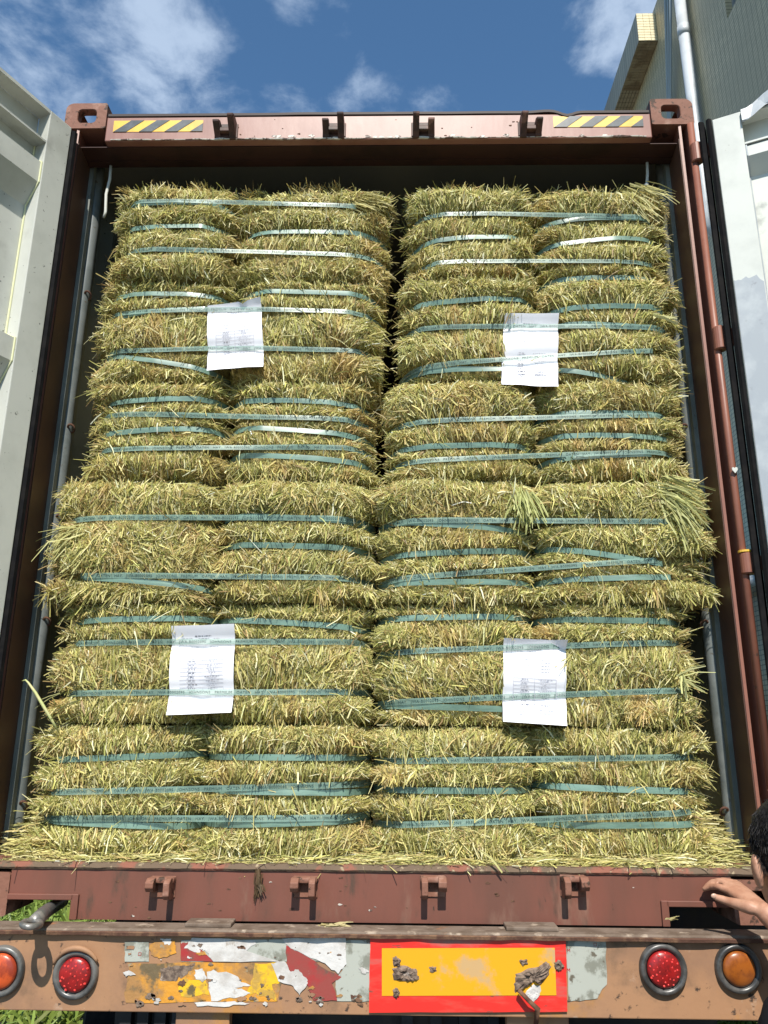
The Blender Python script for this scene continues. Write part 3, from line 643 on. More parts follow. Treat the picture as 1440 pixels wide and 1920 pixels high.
patch('yellow_film', [(478, 1806), (530, 1806), (524, 1842), (510, 1846), (518, 1877), (480, 1862), (462, 1866), (470, 1840)], m_amber, 1, tr, 1.6)
patch('yellow_film', [(334, 1840), (386, 1834), (392, 1866), (340, 1868)], m_amber, 1, tr, 1.8)
patch('torn_sticker', [(388, 1822), (424, 1822), (470, 1848), (440, 1852), (470, 1862), (452, 1868), (396, 1877)], m_white, 2, tr, 1.4)
patch('torn_sticker', [(364, 1880), (440, 1877), (468, 1881), (420, 1888), (370, 1887)], m_white, 2, tr, 1)
patch('torn_sticker', [(365, 1818), (380, 1816), (388, 1834), (380, 1842), (367, 1836)], m_white, 3, tr, 1)
patch('dirt_smear', [(302, 1815), (340, 1811), (366, 1806), (352, 1826), (330, 1840), (300, 1838)], m_lump, 1, tr, 1.6)
patch('silver_film', [(1062, 1762), (1135, 1760), (1138, 1845), (1128, 1856), (1120, 1872), (1066, 1878)], m_silver, 1, tr, .8)
# red and yellow marker plate
bd = [(694, 1758), (1061, 1757), (1064, 1897), (692, 1899)]; y = BY-.007
P = [at(u, v, y) for u, v in jag(bd, .4, 8, 77)]; bm = bmesh.new(); plate(bm, [(p[0], p[2]) for p in P], y, y+.003); mp = obj('marker_plate', bm, m_red, tr)
P = [at(u, v, y) for u, v in ((716, 1778), (1040, 1777), (1043, 1866), (716, 1867))]; bm = bmesh.new(); plate(bm, [(p[0], p[2]) for p in P], y-.0012, y-.0001); obj('yellow_panel', bm, m_yplate, mp)
def lump(name, px, h, m, seed):
    P = [at(u, v, y) for u, v in jag(px, 1.2, 4, seed)]; bm = bmesh.new(); rg = np.random.default_rng(seed)
    c = np.mean(P, 0); prev = [bm.verts.new((p[0], y-.0012, p[2])) for p in P]
    for f, hh in ((.8, h*.7), (.5, h), (.25, h*.5)):
        cur = [bm.verts.new((c[0]+(p[0]-c[0])*f+rg.normal(0, .0012), y-.0012-hh*rg.uniform(.4, 1.2), c[2]+(p[2]-c[2])*f+rg.normal(0, .0012))) for p in P]
        for k in range(len(P)): bm.faces.new((prev[k], prev[(k+1) % len(P)], cur[(k+1) % len(P)], cur[k]))
        prev = cur
    bm.faces.new(prev); return obj(name, bm, m, mp)
for i, (px, h) in enumerate((([(736, 1796), (744, 1793), (752, 1800), (750, 1812), (738, 1812)], .006), ([(735, 1816), (752, 1810), (780, 1816), (786, 1836), (768, 1840), (738, 1838)], .009), ([(736, 1856), (745, 1852), (750, 1862), (744, 1872), (738, 1870)], .006),
                             ([(805, 1812), (818, 1812), (818, 1822), (806, 1822)], .004), ([(966, 1826), (985, 1818), (1010, 1812), (1024, 1802), (1034, 1812), (1026, 1832), (1012, 1846), (1000, 1840), (984, 1852), (966, 1862), (963, 1845)], .012), ([(974, 1800), (988, 1798), (990, 1808), (978, 1810)], .006), ([(1038, 1804), (1050, 1800), (1058, 1812), (1048, 1822), (1040, 1816)], .007))):
    lump('rusty_flake', px, h, m_lump, 40+i)
lump('bare_patch', [(985, 1862), (1000, 1845), (1013, 1848), (1012, 1866), (1000, 1880), (988, 1872)], .002, m_white, 60)
a, b = at(972, 1856, y-.02), at(1008, 1892, y-.02); bm = bmesh.new(); tube(bm, [a, (a+b)/2+np.array([0, -.006, 0]), b, at(1004, 1930, y)], [.006, .006, .008, .006], 8); obj('bent_bracket', bm, m_rust, mp, True)

# twist lock handle at the left
P = [at(118, 1690, .16), at(92, 1705, .0), at(78, 1716, -.1), at(64, 1728, -.185)]
bm = bmesh.new(); tube(bm, P, [.017, .019, .020, .0175], 14); tl = obj('twist_lock', bm, m_gun, tr, True)
e = Vector(P[-1]); d = (Vector(P[-1])-Vector(P[-2])).normalized(); sd = Vector((1, -.2, -.1)).normalized(); sd = (sd-d*sd.dot(d)).normalized()
bm = bmesh.new(); tube(bm, [e+d*(.030-.036*math.cos(a))+sd*(.022*math.sin(a)) for a in np.linspace(0, 2*math.pi, 25)], .0085, 8, False); obj('eye', bm, m_gun, tl, True)

# small red maker's marks on the silver film
for (u, v, t) in ((262, 1789, 0), (1066, 1782, 1), (1066, 1819, 1), (1116, 1771, 0)):
    c = at(u, v, BY-.0023); k = .0042; bm = bmesh.new()
    if t:
        plate(bm, [(c[0]+a*k, c[2]+b*k) for a, b in ((-1, -1), (-.6, -1), (-.6, .3), (0, -.5), (.6, .3), (.6, -1), (1, -1), (1, 1), (.6, 1), (0, .1), (-.6, 1), (-1, 1))], BY-.0024, BY-.0021)
    else:
        for q in ((-1, 1, .7, 1), (-1, 1, -1, -.7), (-1, -.7, -.7, .7), (.7, 1, -.7, .7)): plate(bm, [(c[0]+q[0]*k, c[2]+q[2]*k), (c[0]+q[1]*k, c[2]+q[2]*k), (c[0]+q[1]*k, c[2]+q[3]*k), (c[0]+q[0]*k, c[2]+q[3]*k)], BY-.0024, BY-.0021)
    obj('red_mark', bm, m_crim, tr)

# flecks of dirt and peeled film scattered over the sticker zone
rgf = np.random.default_rng(5)
for i in range(70):
    u, v = rgf.uniform(242, 690), rgf.choice([rgf.uniform(1806, 1878), rgf.uniform(1764, 1803), rgf.uniform(1866, 1884)]); r = rgf.gamma(2, 2.2)+1.2
    if r > 11: continue
    a0 = rgf.uniform(0, 6.28); px = [(u+r*rgf.uniform(.4, 1.5)*math.cos(a0+k), v+r*.6*rgf.uniform(.4, 1.5)*math.sin(a0+k)) for k in np.linspace(0, 6.28, 8)[:-1]]
    m = [m_lump, m_lump, m_rust, m_ochre, m_white, m_beam][int(rgf.integers(6))]
    patch('film_fleck', px, m, 4, tr, r*.12, 3)

# paint knocked off the lower edge of the header and along the sill
rgc = np.random.default_rng(8)
spots = [(u, 256+(710-u)*.006+rgc.normal(0, 1.0), rgc.uniform(3, 9), m_scuff) for u in (520, 545, 585, 690, 703, 716, 731, 745, 812, 848, 905, 950, 1090, 1135)]
spots += [(u, rgc.uniform(1640, 1722), rgc.uniform(1.5, 5), m_rust if rgc.random() < .7 else m_scuff) for u in rgc.uniform(150, 1235, 34)]
spots += [(u, rgc.uniform(222, 258), rgc.uniform(1, 3), m_rust) for u in rgc.uniform(390, 1030, 16)]
for u, v, r, m in spots:
    px = [(u+r*rgc.uniform(.5, 1.5)*math.cos(k), v+min(r*.5, 2.6)*rgc.uniform(.5, 1.3)*math.sin(k)) for k in np.linspace(0, 6.28, 9)[:-1]]
    P = [at(a, b, -.001) for a, b in px]; bm = bmesh.new(); plate(bm, [(p[0], p[2]) for p in P], -.0011, -.0003); obj('paint_chip', bm, m, hdr if v < 900 else sill)
# ================================================================== hay bales
ZB = [2.577, 2.152, 1.737, 1.362, .935, .545, .152]         # layer joints, top to bottom
YF = .07
XC = {  # left edge, seam, right edge of each stack, per layer
    'L': [(-1.00, -.545, .045), (-1.03, -.535, .025), (-1.01, -.53, .000), (-1.085, -.53, .000), (-1.035, -.53, -.003), (-1.06, -.53, -.004)],
    'R': [(.125, .600, 1.10), (.090, .607, 1.105), (.045, .575, 1.085), (.020, .545, 1.125), (.012, .535, 1.045), (.010, .515, 1.055)]}
# straps of each stack and layer: kind, crest point a, crest point b, left and right end (photo pixels)
ST = {('L', 0): [('a', 290, 389, 370, 388, 240, 455), ('P', 390, 387, 620, 388, 245, 668), ('a', 300, 433, 400, 432, 226, 442), ('b', 500, 435, 620, 436, 488, 685), ('P', 300, 478, 620, 479, 233, 680)],
      ('L', 1): [('a', 250, 555, 380, 555, 206, 420), ('b', 500, 549, 620, 552, 478, 678), ('a', 250, 590, 380, 580, 210, 405), ('P', 300, 588, 600, 588, 212, 676), ('P', 270, 661, 610, 660, 212, 684), ('a', 245, 673, 360, 690, 214, 392)],
      ('L', 2): [('a', 220, 757, 340, 753, 176, 402), ('b', 480, 752, 600, 757, 452, 678), ('P', 220, 782, 640, 790, 178, 672), ('a', 220, 815, 370, 808, 178, 412), ('b', 470, 804, 600, 813, 448, 664), ('P', 220, 847, 620, 842, 178, 690), ('b', 460, 855, 600, 863, 438, 664)],
      ('L', 3): [('P', 200, 976, 640, 977, 158, 692), ('b', 440, 970, 600, 978, 425, 690), ('b', 440, 1024, 600, 1029, 422, 692), ('P', 200, 1083, 600, 1087, 162, 692), ('a', 200, 1088, 330, 1099, 166, 372)],
      ('L', 4): [('a', 170, 1164, 340, 1160, 136, 392), ('b', 440, 1163, 600, 1173, 418, 668), ('P', 180, 1206, 640, 1204, 132, 694), ('P', 150, 1300, 640, 1298, 108, 694)],
      ('L', 5): [('a', 150, 1423, 340, 1415, 110, 362), ('b', 440, 1419, 600, 1420, 380, 690), ('P', 150, 1484, 640, 1471, 104, 694), ('b', 400, 1481, 600, 1485, 380, 684), ('P', 160, 1534, 620, 1532, 94, 694), ('a', 170, 1543, 330, 1550, 100, 348), ('b', 400, 1545, 580, 1540, 384, 666)],
      ('R', 0): [('P', 830, 408, 1130, 408, 795, 1205), ('b', 1020, 413, 1140, 410, 990, 1200), ('a', 800, 455, 920, 449, 772, 984), ('b', 1040, 456, 1140, 450, 1022, 1228), ('P', 800, 498, 1180, 493, 788, 1232), ('b', 1040, 519, 1150, 518, 1028, 1232)],
      ('R', 1): [('a', 790, 576, 920, 569, 768, 988), ('b', 1050, 583, 1150, 582, 1036, 1242), ('P', 800, 622, 1180, 620, 768, 1240), ('b', 1050, 612, 1150, 617, 1040, 1238), ('P', 800, 694, 1180, 667, 776, 1215), ('a', 800, 701, 920, 699, 776, 950), ('b', 1060, 696, 1160, 713, 1044, 1182)],
      ('R', 2): [('P', 790, 797, 1180, 783, 766, 1248), ('b', 1030, 776, 1160, 777, 1008, 1242), ('a', 790, 843, 960, 839, 762, 1004), ('b', 1030, 818, 1150, 820, 1006, 1242), ('P', 790, 870, 1180, 852, 766, 1248), ('b', 1010, 862, 1140, 857, 996, 1215)],
      ('R', 3): [('a', 770, 985, 920, 996, 746, 962), ('P', 770, 983, 1180, 983, 746, 1244), ('a', 780, 1043, 930, 1038, 756, 984), ('b', 1030, 1029, 1150, 1047, 1012, 1232), ('P', 800, 1085, 1180, 1057, 746, 1222), ('a', 790, 1096, 950, 1095, 764, 980), ('b', 1050, 1089, 1150, 1087, 1026, 1248)],
      ('R', 4): [('a', 770, 1160, 920, 1158, 736, 972), ('b', 1050, 1162, 1180, 1164, 1022, 1254), ('P', 760, 1223, 1180, 1208, 716, 1274), ('P', 760, 1316, 1180, 1298, 724, 1282), ('a', 780, 1325, 940, 1330, 748, 968)],
      ('R', 5): [('P', 760, 1426, 1180, 1421, 720, 1294), ('a', 760, 1481, 920, 1482, 726, 980), ('b', 1040, 1475, 1180, 1480, 1006, 1276), ('P', 760, 1545, 1180, 1528, 724, 1274), ('b', 1040, 1548, 1180, 1547, 1006, 1274)]}
PAPERS = [[(388, 571), (489, 560), (494, 689), (388, 696)], [(946, 589), (1048, 588), (1046, 727), (940, 722)], [(322, 1174), (440, 1170), (435, 1336), (313, 1341)], [(945, 1196), (1062, 1201), (1063, 1361), (943, 1353)]]
PAPW = [[at(u, v, YF-.035) for u, v in q] for q in PAPERS]
BULGE = {('L', 3): .012, ('R', 3): .018}

class Bale:
    def __init__(s, st, li, h):
        x = XC[st][li]; s.st, s.li, s.h = st, li, h
        s.x0, s.x1 = (x[0], x[1]-.002) if h == 0 else (x[1]+.002, x[2]); s.z1, s.z0 = ZB[li]-.003, ZB[li+1]+.003
        s.xc, s.zc, s.w, s.hh = (s.x0+s.x1)/2, (s.z0+s.z1)/2, s.x1-s.x0, s.z1-s.z0
        s.seed = li*7+h*3+(31 if st == 'R' else 0); rg = np.random.default_rng(s.seed+100)
        s.y = YF+rg.normal(0, .010)-BULGE.get((st, li), 0); s.dips = []; s.rg = rg
    def lobe(s, x, z):
        """0 where a strap or a joint pinches the hay, 1 in the middle of the swelling between them"""
        j = .004+.030*sstep(.35, .7, vnoise(x*6, 0*z+s.li*3.3, s.li+60)); d = np.minimum(np.abs(z-s.z0)+j, np.abs(s.z1-z)+j)
        for (x0, za, x1, zb, wt) in s.dips: d = np.minimum(d, np.abs(z-(za+(zb-za)*(x-x0)/(x1-x0)))+(1-wt)*.02)
        return 1-np.exp(-(d/.026)**2), sstep(0, .10, d)
    def front(s, x, z):
        u = np.clip((x-s.xc)/(s.w/2), -1.12, 1.12); t = np.clip((z-s.zc)/(s.hh/2), -1.15, 1.15)
        inner = (u > 0) == (s.h == 0); la, lb = s.lobe(x, z); la = la*(.65+.7*vnoise(x*8, z*6, s.seed+40))
        pin = np.where(inner, .10, .12)*np.abs(u)**6; puff = np.where(inner, .06, .045)*np.abs(u)**10
        y = s.y + .018*u**2 + pin*(1-la)+puff*la - .013*la - .010*lb + .030*np.abs(t)**13
        if s.li == 0: y = y + .05*sstep(.55, 1.1, t)
        y = y + .026*(vnoise(x*11, z*11, s.seed)-.5)*la + .014*(vnoise(x*30, z*24, s.seed+1)-.5)
        return y
    def along(s, x, z, d):              # lay the stems along the swelling surface
        e = .006; sx = (s.front(x+e, z)-s.front(x-e, z))/(2*e); sz = (s.front(x, z+e)-s.front(x, z-e))/(2*e)
        d = d.copy(); d[:, 1] += d[:, 0]*np.clip(sx, -1.2, 1.2)+d[:, 2]*np.clip(sz, -1.2, 1.2); return d
    def side(s, z, sgn):                # how far the ragged end of the bale reaches
        la, lb = s.lobe(s.xc+0*z, z); out = (s.st == 'L') == (sgn < 0)
        e = (.022 if out else .008)*la+.014*lb*out-.024
        return (s.x1 if sgn > 0 else s.x0)+sgn*(e+(.024 if out else .012)*(vnoise(z*14, 0*z, s.seed+9)-.5))
bales = {}
for st in 'LR':
    for li in range(6):
        for h in (0, 1): bales[(st, li, h)] = Bale(st, li, h)
straps = []
for (st, li), lst in ST.items():
    for (k, ua, va, ub, vb, ul, ur) in lst:
        A, B = at(ua, va, YF+.004), at(ub, vb, YF+.004); xl, xr = at(ul, va, YF+.03)[0], at(ur, vb, YF+.03)[0]
        for h in ((0, 1) if k == 'P' else ((0,) if k == 'a' else (1,))): bales[(st, li, h)].dips.append((A[0], A[2], B[0], B[2], .6 if k == 'P' else 1.0))
        b0, b1 = bales[(st, li, 1 if k == 'b' else 0)], bales[(st, li, 0 if k == 'a' else 1)]
        xl = b0.x0-.002 if xl < b0.x0+.10 else xl; xr = b1.x1+.002 if xr > b1.x1-.10 else xr          # taken right round the bale
        straps.append((st, li, k, A, B, xl, xr))

def in_paper(x, z, m=0.0):
    r = np.zeros(len(x), bool)
    for P in PAPW:
        xl = (P[0][0]+P[3][0])/2; xr = (P[1][0]+P[2][0])/2; zt = (P[0][2]+P[1][2])/2; zb = (P[2][2]+P[3][2])/2
        r |= (x > xl-m) & (x < xr+m) & (z > zb-m) & (z < zt+m)
    return r
ROWN = ['top row', 'second row down', 'third row down', 'fourth row down', 'fifth row down', 'bottom row']
COLN = {('L', 0): 'at the far left', ('L', 1): 'just left of the central gap', ('R', 0): 'just right of the central gap', ('R', 1): 'at the far right'}
EXTRA = {('L', 3, 0): 'strapless bulging ', ('R', 3, 1): 'shaggy '}

def build_bale(b):
    root = thing('hay_bale', 'strapped green gold %shay bale in the %s, %s' % (EXTRA.get((b.st, b.li, b.h), ''), ROWN[b.li], COLN[(b.st, b.h)]), 'hay bale', (b.xc, b.y+.3, b.z0), 'hay bales stacked in the container')
    # packed body
    nx, nz = 28, 44; V = []; F = []
    for j in range(nz):
        z = b.z0+b.hh*j/(nz-1)
        for i in range(nx):
            x = b.x0+.012+(b.w-.024)*i/(nx-1); V.append((x, float(b.front(np.array(x), np.array(z)))+.015, z))
    for j in range(nz-1):
        for i in range(nx-1): k = j*nx+i; F.append((k, k+1, k+nx+1, k+nx))
    border = [i for i in range(nx)]+[j*nx+nx-1 for j in range(1, nz)]+[(nz-1)*nx+i for i in range(nx-2, -1, -1)]+[j*nx for j in range(nz-2, 0, -1)]
    o = len(V)
    for k in border: V.append((V[k][0], b.y+.62, V[k][2]))
    m = len(border)
    for i in range(m): F.append((border[(i+1) % m], border[i], o+i, o+(i+1) % m))
    F.append(tuple(range(o, o+m)))
    pyobj('bale_core', V, F, m_core, root, True)
    # stems ------------------------------------------------------------
    rg = b.rg; BB, DD, LL, WW, ZZ = [], [], [], [], []
    n = 22000
    x = rg.uniform(b.x0-.004, b.x1+.004, n); z = rg.uniform(b.z0, b.z1, n)
    u = (x-b.xc)/(b.w/2); t = (z-b.zc)/(b.hh/2)
    messy = np.clip((.45 if b.li == 3 else 0)+sstep(.52, .78, vnoise(x*7+3, z*9, b.seed+5)) + sstep(.62, .95, np.abs(u)) + .5*sstep(.75, 1.0, np.abs(t)), 0, 1)
    keep = ~in_paper(x, z, -.004)
    for (x0, za, x1, zb, wt) in b.dips:
        zs = za+(zb-za)*(x-x0)/(x1-x0); keep &= ~((np.abs(z-zs) < .0115) & (rg.random(n) < .985))
    # tight, upright cut ends in the middle; looser stems near the ends and joints
    ang = (vnoise(x*5, z*6, b.seed+2)-.5)*.9 + u*np.abs(u)**2*1.15 + (vnoise(x*16, z*16, b.seed+3)-.5)*1.6*messy + rg.normal(0, 1, n)*(.21+.62*messy)
    up = np.where(rg.random(n) < .5, 1.0, -1.0)
    inn = (u > 0) == (b.h == 0); fan = (np.abs(u) > .84) & (rg.random(n) < np.where(inn, .35, .7))
    ang = np.where(fan, np.sign(u)*(1.25+rg.normal(0, .42, n)), ang); up = np.where(fan, 1.0, up)
    d = np.stack([np.sin(ang)*np.where(fan, 1, up), -np.abs(rg.normal(0, .04+.10*messy, n)), np.cos(ang)*up - .25*fan], 1)
    d = b.along(x, z, d); y = b.front(x, z)+rg.uniform(-.001, .010, n)
    L = rg.gamma(3, 1, n)*.333*(.011+.015*messy)+.005; W = rg.uniform(.0010, .0024, n)+rg.random(n)**6*.004*messy
    br = rg.random(n) < .07; L = np.where(br, rg.uniform(.025, .06, n), L); W = np.where(br, rg.uniform(.0026, .0052, n), W); y = np.where(br, y-.006, y)
    ch = (rg.random(n) < .38*(1-messy)) & ~br; L = np.where(ch, rg.uniform(.004, .011, n), L); W = np.where(ch, rg.uniform(.0013, .0030, n), W); tw = rg.uniform(-1.5, 1.5, n)
    d = np.where(ch[:, None], np.stack([np.sin(tw), -.15+0*tw, np.cos(tw)], 1), d)
    # stems near a strap stop short of it instead of crossing
    for (x0, za, x1, zb, wt) in b.dips:
        zs = za+(zb-za)*(x-x0)/(x1-x0); near = np.abs(z-zs); cross = (d[:, 2]*(zs-z) > 0) & (near < .06) & (rg.random(n) < .93)
        L = np.where(cross, np.minimum(L, np.maximum(near-.009, .004)/np.maximum(np.abs(d[:, 2]), .3)), L)
    # most stems stay inside their own bale, which keeps the joints dark
    for lim, sg in ((b.z1, 1), (b.z0, -1)):
        near = np.maximum((lim-z)*sg, 0); cross = (d[:, 2]*sg > 0) & (rg.random(n) < .88); L = np.where(cross, np.minimum(L, (near+.003)/np.maximum(np.abs(d[:, 2]), .2)), L)
    wall = (b.st == 'L') == (b.h == 0)
    for lim, sg in ((b.x1, 1), (b.x0, -1)):
        if wall and (sg < 0) == (b.st == 'L'): continue
        near = np.maximum((lim-x)*sg, 0); cross = (d[:, 0]*sg > 0) & (rg.random(n) < .85); L = np.where(cross, np.minimum(L, (near+.006)/np.maximum(np.abs(d[:, 0]), .2)), L)
    zone = vnoise(x*24, z*5, b.seed+7)*.6+vnoise(x*6, z*8, b.seed+8)*.4
    k = keep; BB.append(np.stack([x, y, z], 1)[k]); DD.append(d[k]); LL.append(L[k]); WW.append(W[k]); ZZ.append(zone[k])
    # tufts of longer stems that hang or fan out
    nt = 34 if b.li == 3 else 15
    for q in range(nt):
        r = rg.random()
        if r < .42: tx = b.xc+(1 if rg.random() < .5 else -1)*b.w*.5*rg.uniform(.74, 1.0); tz = rg.uniform(b.z0+.03, b.z1-.03)
        elif r < .8: tx = rg.uniform(b.x0, b.x1); tz = rg.choice([b.z0+.03, b.z1-.03])+rg.normal(0, .015)
        else: tx = rg.uniform(b.x0, b.x1); tz = rg.uniform(b.z0, b.z1)
        m = int(rg.uniform(20, 60)); a0 = rg.normal(0, .7)+(1 if tx > b.xc else -1)*abs(tx-b.xc)/(b.w/2)*.9; dn = -1.0 if rg.random() < .75 else 1.0
        px = tx+rg.normal(0, .016, m); pz = tz+rg.normal(0, .012, m); a = a0+rg.normal(0, .33, m)
        kk = ~in_paper(px, pz, .035)
        for (x0, za, x1, zb, wt) in b.dips: kk &= np.abs(pz-(za+(zb-za)*(px-x0)/(x1-x0))) > .012
        dd = np.stack([np.sin(a), -np.abs(rg.normal(.13, .12, m)), np.cos(a)*dn], 1); ll = rg.uniform(.022, .062, m)*(1.35 if b.li == 3 else 1)
        for (x0, za, x1, zb, wt) in b.dips:
            zs = za+(zb-za)*(px-x0)/(x1-x0); near = np.abs(pz-zs); cross = (dd[:, 2]*(zs-pz) > 0) & (rg.random(m) < .85)
            ll = np.where(cross, np.minimum(ll, np.maximum(near-.006, .012)/np.maximum(np.abs(dd[:, 2]), .25)), ll)
        BB.append(np.stack([px, b.front(px, pz)+.002, pz], 1)[kk]); DD.append(b.along(px, pz, dd)[kk]); LL.append(ll[kk]); WW.append(rg.uniform(.0018, .0042, m)[kk]); ZZ.append(np.full(m, rg.uniform(.25, .85))[kk])
    m = 260; px = rg.uniform(b.x0+.01, b.x1-.01, m); pz = rg.uniform(b.z0+.01, b.z1-.01, m); kk = ~in_paper(px, pz, .05); a = rg.normal(0, .9, m)*1.2
    for (x0, za, x1, zb, wt) in b.dips: kk &= np.abs(pz-(za+(zb-za)*(px-x0)/(x1-x0))) > .014
    BB.append(np.stack([px, b.front(px, pz)-.006, pz], 1)[kk]); DD.append(b.along(px, pz, np.stack([np.sin(a), -np.abs(rg.normal(.05, .06, m)), np.cos(a)*rg.choice([-1, 1], m)], 1))[kk]); LL.append(np.minimum(rg.uniform(.03, .085, m), .09)[kk]); WW.append(rg.uniform(.0016, .0036, m)[kk]); ZZ.append(rg.uniform(.3, .75, m)[kk])
    # ragged ends of the bale
    for sg in (-1, 1):
        outer = (sg < 0 and b.h == 0) or (sg > 0 and b.h == 1); wall = (b.st == 'L') == (sg < 0)
        m = (1500 if wall else 750) if outer else 260
        pz = rg.uniform(b.z0+.004, b.z1-.004, m); dy = rg.random(m)**1.5*(.30 if outer else .06); tt = (pz-b.zc)/(b.hh/2)
        px = b.side(pz, sg)-sg*(.035+.02*(1-np.clip(dy/.05, 0, 1)))-sg*rg.uniform(0, .02, m) - (0 if outer else sg*.012)
        py = b.front(b.xc+0*pz, pz)+.05+dy-.02*(1-np.clip(dy/.05, 0, 1))
        lump = vnoise(pz*16, 0*pz+sg, b.seed+13)
        dd = np.stack([sg*np.ones(m), -np.abs(rg.normal(.35, .35, m)), tt*.35+(lump-.5)*1.3+rg.normal(0, .38, m)], 1)
        ll = rg.gamma(3, 1, m)*(.0075 if wall and outer else .005)+.010+(.016*lump if outer else 0); ll = np.where(rg.random(m) < .05, rg.uniform(.05, .10, m), ll)
        BB.append(np.stack([px, py, pz], 1)); DD.append(dd); LL.append(ll); WW.append(rg.uniform(.0018, .0045, m)); ZZ.append(.35+.5*lump)
    if b.li == 0:                        # loose top of the uppermost row
        m = 2600; px = rg.uniform(b.x0, b.x1, m); dy = rg.random(m)**1.3*.32; lump = vnoise(px*13, dy*9, b.seed+17)
        pz = b.z1-.012+.03*(lump-.35)*1.2-.045*np.clip(np.abs((px-b.xc)/(b.w/2))-.7, 0, 1); py = b.y+.045+dy
        dd = np.stack([rg.normal(0, .7, m)+(vnoise(px*9, dy*5, b.seed+18)-.5)*2.2, -np.abs(rg.normal(.3, .4, m)), rg.uniform(-.2, .8, m)], 1)
        BB.append(np.stack([px, py, pz], 1)); DD.append(dd); LL.append(rg.gamma(3, 1, m)*.006+.010+.05*np.clip(lump-.6, 0, 1)); WW.append(rg.uniform(.0018, .0042, m)); ZZ.append(.3+.55*lump)
    global RNG
    RNG = rg
    B = np.concatenate(BB); Zn = np.concatenate(ZZ)
    h = blades('hay_stems', B, np.concatenate(DD), np.concatenate(LL), np.concatenate(WW), tints(len(B), Zn), root)
    h['kind'] = 'stuff'
    return root
roots = {k: build_bale(b) for k, b in bales.items()}

# ------------------------------------------------------------------ straps
def hull(xs, ys):
    """a taut band: the part of the profile a stretched ribbon touches"""
    h = []
    for p in zip(xs, ys):
        while len(h) >= 2 and (h[-1][1]-h[-2][1])*(p[0]-h[-2][0]) > (p[1]-h[-2][1])*(h[-1][0]-h[-2][0])-1e-12: h.pop()
        h.append(p)
    hx, hy = zip(*h); return np.interp(xs, hx, hy)
def paper_y(x, z):
    """front of the sheet at this place, or a large number where there is none"""
    out = np.full(len(x), 9.0)
    for P in PAPW:
        xl = (P[0][0]+P[3][0])/2; xr = (P[1][0]+P[2][0])/2; zt = (P[0][2]+P[1][2])/2; zb = (P[2][2]+P[3][2])/2
        m = (x > xl-.004) & (x < xr+.004) & (z > zb-.005) & (z < zt+.005)
        out[m] = 0
    return out
def strap_y(st, li, k, xs, zs, wander=True):
    ys = np.full(len(xs), 9.0)
    for h in ((0, 1) if k == 'P' else ((0,) if k == 'a' else (1,))):
        b = bales[(st, li, h)]; inside = (xs >= b.x0-.02) & (xs <= b.x1+.02)
        yy = np.minimum(b.front(xs, zs), b.front(xs, zs)); ys = np.where(inside, np.minimum(ys, yy), ys)
    ys = np.where(ys > 8, YF+.12, ys)
    return hull(xs, ys)-.0125
font_cache = {}
def glyphs(txt):
    cu = bpy.data.curves.new('t', 'FONT'); cu.body = txt; cu.size = 1.0; cu.resolution_u = 2; cu.space_character = 1.12
    o = bpy.data.objects.new('t', cu); col.objects.link(o); dg = bpy.context.evaluated_depsgraph_get(); me = bpy.data.meshes.new_from_object(o.evaluated_get(dg))
    v = np.zeros(len(me.vertices)*3); me.vertices.foreach_get('co', v); f = [tuple(p.vertices) for p in me.polygons]
    bpy.data.objects.remove(o); bpy.data.curves.remove(cu); bpy.data.meshes.remove(me); return v.reshape(-1, 3), f
TXT = 'JWA-B0002095   JOHNSONS   PREMIUM   OATEN   HAY.   '
GV, GF = glyphs(TXT)
GW = GV[:, 0].max()+.9
HALF = .0093
YOFF = {}
PAPER_LINES = {}
WORD = {'L': 'left', 'R': 'right'}
ORD = ['first', 'second', 'third']
